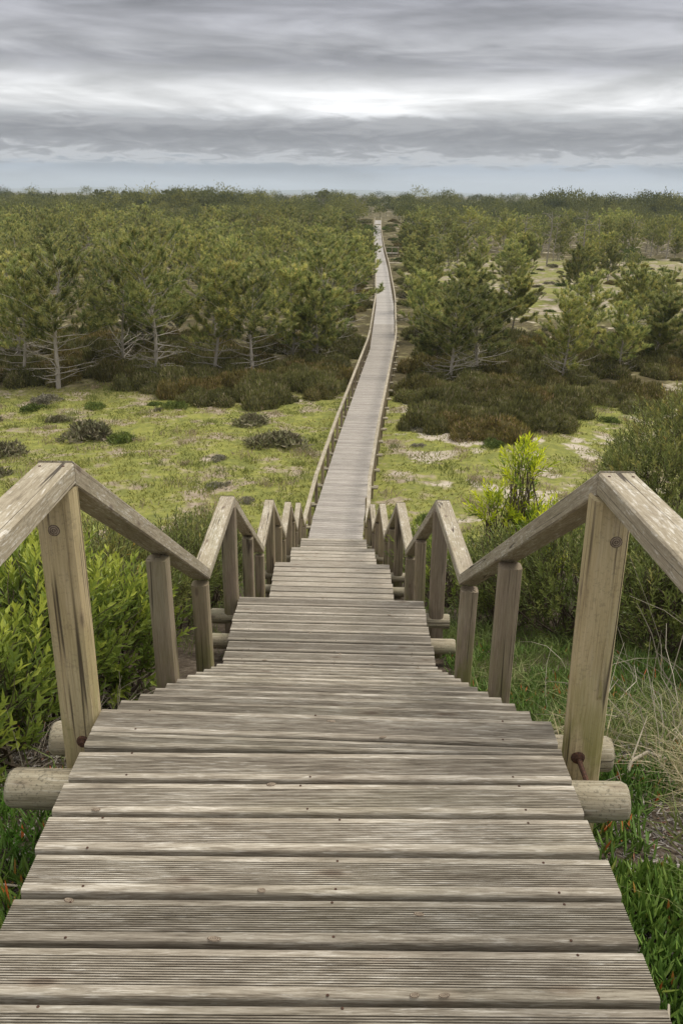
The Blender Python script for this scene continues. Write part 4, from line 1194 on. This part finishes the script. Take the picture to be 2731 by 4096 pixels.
# low cover on both sides of the boardwalk farther out
for q in range(210):
    y = 60 + hr.random() ** 1.1 * 178; sd_ = -1 if hr.random() < .6 else 1
    x = float(bx(y)) + sd_ * hr.uniform(1.9, 7.5)
    if sd_ < 0: x = min(x, .0445 * y - 2.4)
    ms = [HE, HE, HE, GR, FS][int(hr.integers(5))]
    dep = 'midway along' if y < 100 else 'far along'
    put_shrub(ms, x, y, hr.uniform(.8, 1.5), 'low shrub ' + dep + ' the boardwalk on its ' + ('left' if sd_ < 0 else 'right') + ' side, in the tree-free strip', 'shrub', 'low shrubs lining the far boardwalk', 'verge_shrub', hr.uniform(.6, .95))
# low plants of the clearing
for q in range(110):
    y = hr.uniform(62, 146); x = float(bx(y)) + hr.uniform(3, .36 * y)
    ms = [FS, GSH, HE, GR][int(hr.integers(4))]
    put_shrub(ms, x, y, hr.uniform(.5, 1.1), 'low shrub ' + ('before' if y < 80 else ('in the near part of' if y < 100 else ('in the middle of' if y < 122 else 'at the back of'))) + ' the pale clearing, ' + ('towards the boardwalk' if x / y < .18 else ('in its middle' if x / y < .28 else 'towards the right edge')), 'shrub', 'low shrubs of the clearing', 'clearing_shrub', .7)

# ------------------------------------------------------------------ field grass
gb = Buf(); gr = np.random.default_rng(61)
N = 55000
Y = 21 + gr.random(N) ** .8 * 25; X = gr.uniform(-.44, .44, N) * Y
keep = (np.abs(X - bx(Y)) > .95)
pn = lump(X, Y, 1.3, .4) + .6 * lump(X, Y, 3.7, 1.1)
rightf = X > bx(Y)
keep &= (pn > np.where(rightf, -.02, -.35) + gr.normal(size=N) * .15)
X, Y, pn = X[keep], Y[keep], pn[keep]; n = len(X)
hue = np.clip(.40 + .35 * lump(X, Y, .8, 2.2) + .09 * gr.normal(size=n), 0, 1)
Pg = np.stack([X, Y, ground(X, Y) - .01], 1)
grass(gb, Pg, np.stack([gr.normal(size=n) * .5, gr.normal(size=n) * .5, np.ones(n)], 1), gr.uniform(.06, .17, n), gr.uniform(.02, .045, n), hue)
# clumps of taller pinkish dry grass and green tufts
for q in range(320):
    y = gr.uniform(21, 45); x = gr.uniform(-.42, .42) * y
    if abs(x - float(bx(y))) < 1.2: continue
    m_ = 46; green = gr.random() < .55
    pp = np.array([x, y]) + gr.normal(size=(m_, 2)) * gr.uniform(.12, .4)
    grass(gb, np.stack([pp[:, 0], pp[:, 1], ground(pp[:, 0], pp[:, 1])], 1), np.stack([gr.normal(size=m_) * .35, gr.normal(size=m_) * .35, np.ones(m_)], 1), gr.uniform(.14, .3, m_), .022, np.clip((.12 if green else .92) + gr.normal(size=m_) * .07, 0, 1))
o = link('field_grass', gb.mesh('field_grass', [M_field]))
tag(o, 'short mossy grass and dry tufts over the open field', kind='stuff')

# ------------------------------------------------------------------ acacias beside the stairs
def acacia(name, label, lobes, mat, seed, sprigs, leafL=(.06, .10), leafW=(.012, .019), top=.0, stems=26, group='acacias beside the stairs', droop=.35, bright_top=.35, tone0=.42):
    """lobes: (x, y, z_above_ground, rx, ry, rz). A bush of leafy upright sprigs on branching stems"""
    r = np.random.default_rng(seed)
    base = np.mean([(l[0], l[1]) for l in lobes], 0)
    g0 = float(ground(base[0], base[1]))
    root = empty(name, (base[0], base[1], g0))
    tag(root, label, 'bush', group)
    fb_, sb = Buf(), Buf()
    vol = np.array([l[3] * l[4] * l[5] for l in lobes]) ** .75; vol /= vol.sum()
    P, D, Lf, Nn, Tt = [], [], [], [], []
    LW_ = []
    for q in range(sprigs):
        l = lobes[r.choice(len(lobes), p=vol)]
        gl = float(ground(l[0], l[1]))
        d = norm(r.normal(size=3)); d[2] = abs(d[2]) if r.random() < .8 else d[2]
        rad = r.uniform(.45, 1.0) ** .5
        c_ = np.array([l[0], l[1], gl + l[2]])
        p = c_ + d * rad * np.array(l[3:6])
        if p[2] < gl + .05: p[2] = gl + .05
        u = norm(d * np.array([.7, .7, .4]) + np.array([0, 0, .9]) + r.normal(size=3) * .28)
        sl = r.uniform(.16, .34)
        k = np.linspace(0, 1, 4)[:, None]
        tw = p + u * sl * k + np.array([r.normal() * .03, r.normal() * .03, 0]) * k ** 2
        tube(sb, tw, [.0035, .003, .0025, .0015], 3, .6)
        nl = int(r.integers(11, 18))
        tt = np.linspace(.05, 1.0, nl)
        ax = norm(np.cross(u, r.normal(size=3))); ay = np.cross(u, ax)
        ang = np.arange(nl) * 2.4 + r.random() * 6
        out = np.cos(ang)[:, None] * ax + np.sin(ang)[:, None] * ay
        open_ = np.interp(tt, [0, 1], [1.0, .45])[:, None]
        P.append(p + u * sl * tt[:, None]); D.append(norm(u + out * open_)); Nn.append(norm(u - out * .6 + r.normal(size=(nl, 3)) * .25))
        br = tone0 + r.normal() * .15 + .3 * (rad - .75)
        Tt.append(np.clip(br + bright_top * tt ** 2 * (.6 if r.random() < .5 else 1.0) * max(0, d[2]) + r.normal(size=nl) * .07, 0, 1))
        if mat is M_acacia_ol: Tt[-1] = np.where((Tt[-1] > .86) & (r.random(nl) < .8), .8, Tt[-1])
        LW_.append(np.stack([r.uniform(*leafL, nl) * np.interp(tt, [0, .6, 1], [.9, 1.1, .75]), r.uniform(*leafW, nl)], 1))
        if q % max(1, sprigs // stems // 6) == 0:
            s0 = np.array([l[0] + r.normal() * .12, l[1] + r.normal() * .12, gl - .05])
            mid_ = (s0 + p) / 2 + r.normal(size=3) * .08
            tube(sb, [s0, mid_, p], [.013, .008, .004], 4, .3)
    P = np.concatenate(P); D = np.concatenate(D); Nn = np.concatenate(Nn); Tt = np.concatenate(Tt); LW_ = np.concatenate(LW_)
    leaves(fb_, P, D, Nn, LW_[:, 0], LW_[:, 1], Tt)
    loc = np.array(root.location)
    for B in (fb_, sb): B.V = [v - loc for v in B.V]
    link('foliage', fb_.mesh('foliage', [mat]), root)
    link('stems', sb.mesh('stems', [M_stem]), root)
    return root

# left of the stairs
acacia('acacia_bush', 'bright green acacia bush between the first left posts', [(-1.75, 4.3, .32, .42, .55, .5), (-1.95, 5.0, .36, .5, .6, .55), (-1.45, 4.9, .25, .3, .5, .45)], M_acacia, 1, 1050, (.055, .09), (.017, .026), tone0=.44, bright_top=.75)
acacia('acacia_bush', 'green acacia bush behind the near left post, at the picture edge', [(-2.15, 3.5, .24, .5, .6, .46), (-2.6, 4.4, .42, .55, .6, .6), (-1.75, 3.4, .10, .35, .5, .40), (-2.0, 2.75, .0, .4, .4, .38)], M_acacia, 2, 1100, (.055, .095), (.017, .026), tone0=.40, bright_top=.7)
acacia('acacia_bush', 'acacia bush with upright tips showing over the descending left rail', [(-2.3, 6.2, .28, .6, .7, .5), (-2.0, 7.2, .3, .6, .7, .5), (-2.9, 6.8, .2, .6, .7, .5), (-2.3, 6.0, .9, .12, .14, .4), (-2.05, 7.0, .75, .2, .3, .3)], M_acacia_ol, 3, 1200, (.05, .085), (.012, .018), tone0=.5, bright_top=.3)
acacia('acacia_bush', 'dark acacia bush lower down the left side by the second landing', [(-1.75, 8.2, .4, .5, .8, .55), (-1.7, 10.0, .4, .5, .9, .6), (-2.5, 9.0, .25, .5, .9, .5)], M_acacia_ol, 4, 1200, (.05, .085), (.012, .019), tone0=.4, bright_top=.35)
# right of the stairs
acacia('acacia_bush', 'tall olive acacia bush at the right edge behind the near handrail', [(5.0, 11.6, 1.5, 1.3, 1.2, 1.5), (4.1, 10.6, 1.1, .9, .9, 1.1), (5.9, 12.4, 1.9, 1.1, 1.1, 1.4), (4.9, 9.6, .8, .9, .8, .9)], M_acacia_ol, 5, 3000, (.06, .10), (.015, .023), tone0=.44, bright_top=.4)
acacia('acacia_sapling', 'young acacia with yellow-green tips standing above the right rail', [(2.0, 9.2, 1.55, .15, .15, .45), (2.2, 9.1, .95, .32, .28, .2), (1.78, 9.3, 1.15, .2, .18, .2), (2.1, 9.2, .45, .32, .3, .3)], M_acacia_yl, 6, 270, (.07, .11), (.018, .026), tone0=.6, bright_top=.6)
acacia('acacia_bush', 'dark low acacia thicket below the right rail', [(2.3, 7.6, .45, .8, .7, .55), (3.2, 7.9, .5, .8, .7, .65), (1.7, 8.2, .35, .5, .6, .5), (2.9, 6.8, .35, .7, .6, .5)], M_acacia_ol, 7, 2000, (.045, .08), (.013, .02), tone0=.34, bright_top=.2)
acacia('acacia_bush', 'dark acacia bush at the right edge behind the near right post', [(3.4, 5.6, .5, .8, .7, .65), (4.0, 6.6, .6, .8, .8, .8)], M_acacia_ol, 8, 1400, (.045, .08), (.013, .02), tone0=.34, bright_top=.25)
acacia('acacia_bush', 'low green acacia tuft between right posts of the third landing', [(1.2, 11.6, .4, .35, .8, .5), (1.35, 10.2, .3, .35, .6, .45)], M_acacia, 9, 260, (.06, .09), (.013, .019), tone0=.45)

# ------------------------------------------------------------------ ice plant, grass and litter beside the top landing
ir = np.random.default_rng(71)
ib = Buf()
def ice_patch(n, xr, yr, dens_fn, L=(.05, .095), tone=.35, red=.04):
    X = ir.uniform(*xr, n); Y = ir.uniform(*yr, n)
    k = dens_fn(X, Y); X, Y = X[k], Y[k]
    for rep in range(3):
        m_ = len(X)
        Pp = np.stack([X + ir.normal(size=m_) * .012, Y + ir.normal(size=m_) * .012, ground(X, Y) + ir.uniform(-.01, .05, m_)], 1)
        Dd = np.stack([ir.normal(size=m_) * .55, ir.normal(size=m_) * .55, np.full(m_, .9)], 1)
        tn = np.clip(tone + ir.normal(size=m_) * .16 + .18 * lump(X, Y, 3.0, 1.0), 0, .86)
        tn = np.where(ir.random(m_) < red * (1 + 2.5 * (lump(X, Y, 2.2, 4.0) > .45)), ir.uniform(.88, 1, m_), tn)
        fingers(ib, Pp, Dd, ir.uniform(*L, m_), ir.uniform(.008, .0125, m_), tn, .2)
ice_patch(8500, (.70, 2.1), (.2, 2.35), lambda x, y: (lump(x, y, 2.6, .3) > -.75) & (x - .70 > .05 * np.sin(y * 4)), (.04, .08), .42, .012)
ice_patch(3000, (-2.3, -.82), (.8, 2.6), lambda x, y: (lump(x, y, 2.6, 2.3) > -.25), (.045, .085), red=.05)
ice_patch(2600, (.85, 2.6), (3.2, 6.6), lambda x, y: lump(x, y, 2.4, 1.3) > -.3, (.05, .09), .36)
ice_patch(900, (-2.2, -.85), (2.3, 4.2), lambda x, y: lump(x, y, 2.4, 1.3) > -.1, (.05, .09), .36)
ice_patch(1300, (.95, 2.4), (2.3, 3.6), lambda x, y: lump(x, y, 3.1, 5.3) > .1, (.045, .08), .4, .05)
o = link('ice_plant', ib.mesh('ice_plant', [M_ice]))
tag(o, 'fleshy green ice plant carpet on both sides of the stairs', kind='stuff')

gb = Buf()
def grass_patch(n, xr, yr, fn, L, W_, tone, lean=.35, droop=.4):
    X = ir.uniform(*xr, n); Y = ir.uniform(*yr, n); k = fn(X, Y); X, Y = X[k], Y[k]; m_ = len(X)
    cl = lump(X, Y, 3.3, .9)
    grass(gb, np.stack([X, Y, ground(X, Y) - .01], 1), np.stack([ir.normal(size=m_) * lean, ir.normal(size=m_) * lean, np.ones(m_)], 1), ir.uniform(*L, m_) * (1 + .35 * cl), ir.uniform(*W_, m_), np.clip(tone + .18 * cl + ir.normal(size=m_) * .1, 0, 1), droop)
allp = lambda x, y: x > -99
grass_patch(9000, (.85, 3.4), (3.6, 8.5), lambda x, y: lump(x, y, 2.0, .2) > -.5, (.10, .26), (.005, .009), .22)
grass_patch(4500, (.9, 2.8), (2.7, 5.4), lambda x, y: lump(x, y, 2.7, 3.2) > -.05, (.14, .34), (.004, .008), .55, .45, .6)
grass_patch(9000, (1.45, 3.2), (2.3, 4.2), lambda x, y: ((x - 2.1) / .75) ** 2 + ((y - 3.0) / .65) ** 2 + .5 * lump(x, y, 3.0, 1.0) < 1.0, (.16, .42), (.003, .006), .86, .6, .8)
grass_patch(2600, (1.15, 2.4), (1.9, 3.0), lambda x, y: lump(x, y, 2.7, 2.2) > .0, (.14, .32), (.004, .008), .35, .5, .6)
grass_patch(2600, (-4.2, -.9), (2.6, 9.5), lambda x, y: lump(x, y, 2.0, .2) > -.1, (.12, .3), (.005, .009), .4, .4, .5)
grass_patch(9000, (-7, -.9), (9, 23), lambda x, y: lump(x, y, 1.6, .2) > -.4, (.10, .28), (.012, .02), .35, .4, .5)
grass_patch(9000, (.9, 9), (8, 23), lambda x, y: lump(x, y, 1.6, 1.2) > -.5, (.10, .28), (.012, .02), .28, .4, .5)
o = link('dune_grass', gb.mesh('dune_grass', [M_grass]))
tag(o, 'green and straw-dry grass on the dune slope beside the stairs', kind='stuff')

# feathery bright weed by the left logs
wb = Buf()
for q in range(42):
    c_ = np.array([ir.uniform(-1.35, -.95), ir.uniform(2.35, 2.8)]); z0 = float(ground(*c_))
    st = np.array([*c_, z0]); tip = st + np.array([ir.normal() * .05, ir.normal() * .05, ir.uniform(.08, .18)])
    n = 34; tt = ir.random(n)[:, None]
    blades(wb, st + (tip - st) * tt, norm(ir.normal(size=(n, 3)) + np.array([0, 0, .5])), ir.uniform(.02, .05, n), .003, ir.random(n))
o = link('feathery_weed', wb.mesh('feathery_weed', [M_fern]))
tag(o, 'feathery bright green weed under the left log ends', kind='stuff')

# grey bark chips and dead leaves
m, t, b = new_mat('dry_litter'); M_lit = m
at = t.node('ShaderNodeAttribute', attribute_name='tone')
t.l.new(t.ramp(at.outputs['Fac'], [(0, (.05, .04, .033)), (.5, (.20, .175, .15)), (.93, (.44, .40, .355)), (1, (.30, .14, .08))]), b.inputs['Base Color'])
b.inputs['Roughness'].default_value = .9
lb = Buf()
n = 26000
X = np.where(ir.random(n) < .65, ir.uniform(.75, 2.6, n), ir.uniform(-2.4, -.75, n)); Y = ir.uniform(.2, 4.2, n)
leaves(lb, np.stack([X, Y, ground(X, Y) + ir.uniform(.0, .02, n)], 1), np.stack([ir.normal(size=n), ir.normal(size=n), ir.normal(size=n) * .25], 1), np.stack([ir.normal(size=n) * .4, ir.normal(size=n) * .4, np.ones(n)], 1), ir.uniform(.015, .06, n), ir.uniform(.005, .013, n), ir.random(n) ** .8)
o = link('leaf_litter', lb.mesh('leaf_litter', [M_lit]))
tag(o, 'grey bark chips and dead leaves on the ground by the logs', kind='stuff')

# bleached branches and dry stalks lying about on the right
m, t, b = new_mat('straw_stalk'); M_straw = m
at = t.node('ShaderNodeAttribute', attribute_name='tone')
t.l.new(t.ramp(at.outputs['Fac'], [(0, (.20, .165, .125)), (.5, (.40, .345, .255)), (1, (.58, .52, .41))]), b.inputs['Base Color'])
b.inputs['Roughness'].default_value = .8
def stalks(label, n, ctr, spread, L, rad, tone, up=.5, seed=0):
    sb = Buf(); r = np.random.default_rng(seed)
    for q in range(n):
        x, y = ctr[0] + r.normal() * spread[0], ctr[1] + r.normal() * spread[1]
        if x > 0 and x < .9 or x < 0 and x > -.95: continue
        p = np.array([x, y, float(ground(x, y)) + .01])
        d = norm(np.array([r.normal(), r.normal(), abs(r.normal()) * up + .15])); ln = r.uniform(*L)
        pts = [p]
        for s_ in range(4):
            d = norm(d + r.normal(size=3) * .22 + np.array([0, 0, -.12])); pts.append(pts[-1] + d * ln / 4)
        pts = np.array(pts); pts[:, 2] = np.maximum(pts[:, 2], ground(pts[:, 0], pts[:, 1]) + .008)
        rr = r.uniform(*rad)
        tube(sb, pts, np.linspace(rr, rr * .4, 5), 3, np.clip(tone + r.normal() * .15, 0, 1))
    o = link('dry_stalks', sb.mesh('dry_stalks', [M_straw]))
    tag(o, label, kind='stuff')
stalks('tangle of pale dry stalks behind the near right post', 300, (2.1, 3.4), (.5, .7), (.25, .7), (.0015, .0032), .7, .8, 1)
stalks('arching bare twigs in front of the dark bush on the right', 110, (2.4, 4.4), (.4, .5), (.5, 1.1), (.002, .005), .35, 1.4, 2)
stalks('few pale dry twigs in the left bush', 46, (-1.75, 3.1), (.25, .3), (.25, .5), (.0015, .003), .85, 1.4, 3)
stalks('dead grey twigs under the left bush', 260, (-1.3, 3.9), (.22, .6), (.2, .5), (.0015, .004), .15, .9, 4)
def branch(name, label, pts, rad, seed):
    r = np.random.default_rng(seed); sb = Buf(); pts = np.array(pts, float)
    pts[:, 2] = ground(pts[:, 0], pts[:, 1]) + pts[:, 2]
    tube(sb, pts, np.linspace(rad, rad * .6, len(pts)), 7, .45, cap=True)
    for q in range(3):
        i = int(r.integers(1, len(pts) - 1)); d = norm(pts[i + 1] - pts[i] + r.normal(size=3) * .15) * .12 + np.array([0, 0, .06])
        tube(sb, [pts[i], pts[i] + d, pts[i] + d * 1.8], [rad * .5, rad * .35, rad * .15], 5, .5)
    o = link(name, sb.mesh(name, [M_straw])); tag(o, label, 'branch'); return o
branch('fallen_branch', 'bleached knobbly dead branch on the slope behind the near right post', [(1.32, 3.35, .03), (1.36, 3.42, .10), (1.46, 3.5, .12), (1.62, 3.5, .06), (1.85, 3.55, .05), (2.2, 3.5, .07)], .010, 5)
branch('fallen_branch', 'thin forked dead branch lying in the grass between the right posts', [(1.12, 4.0, .05), (1.25, 4.05, .12), (1.4, 4.15, .17), (1.55, 4.2, .14)], .008, 6)
branch('fallen_branch', 'weathered root stub poking out below the deck edge at lower right', [(.70, 1.50, .12), (.80, 1.52, .12), (.87, 1.53, .10)], .022, 7)
branch('fallen_branch', 'thin dead twig lying below the left log end', [(-1.6, 2.25, .07), (-1.3, 2.24, .08), (-1.0, 2.22, .06)], .006, 8)

# ------------------------------------------------------------------ haze
hz = bpy.data.meshes.new('haze')
x0, x1, y0, y1, z0, z1 = gx[0] - 60, gx[-1] + 60, gy[0] - 60, gy[-1] + 60, -8, 125
hv = [(x, y, z) for z in (z0, z1) for y in (y0, y1) for x in (x0, x1)]
hz.from_pydata(hv, [], [(0, 2, 3, 1), (4, 5, 7, 6), (0, 1, 5, 4), (2, 6, 7, 3), (0, 4, 6, 2), (1, 3, 7, 5)])
hm = bpy.data.materials.new('haze'); hm.use_nodes = True
ht = NT(hm.node_tree)
for n in list(ht.n):
    if n.type != 'OUTPUT_MATERIAL': ht.n.remove(n)
pv_ = ht.node('ShaderNodeVolumePrincipled')
pv_.inputs['Color'].default_value = (.76, .86, .98, 1)
pv_.inputs['Density'].default_value = .00015
pv_.inputs['Anisotropy'].default_value = .0
ht.l.new(pv_.outputs[0], [n for n in ht.n if n.type == 'OUTPUT_MATERIAL'][0].inputs['Volume'])
hz.materials.append(hm)
o = link('haze', hz); tag(o, 'thin pale haze over the plain', kind='stuff')
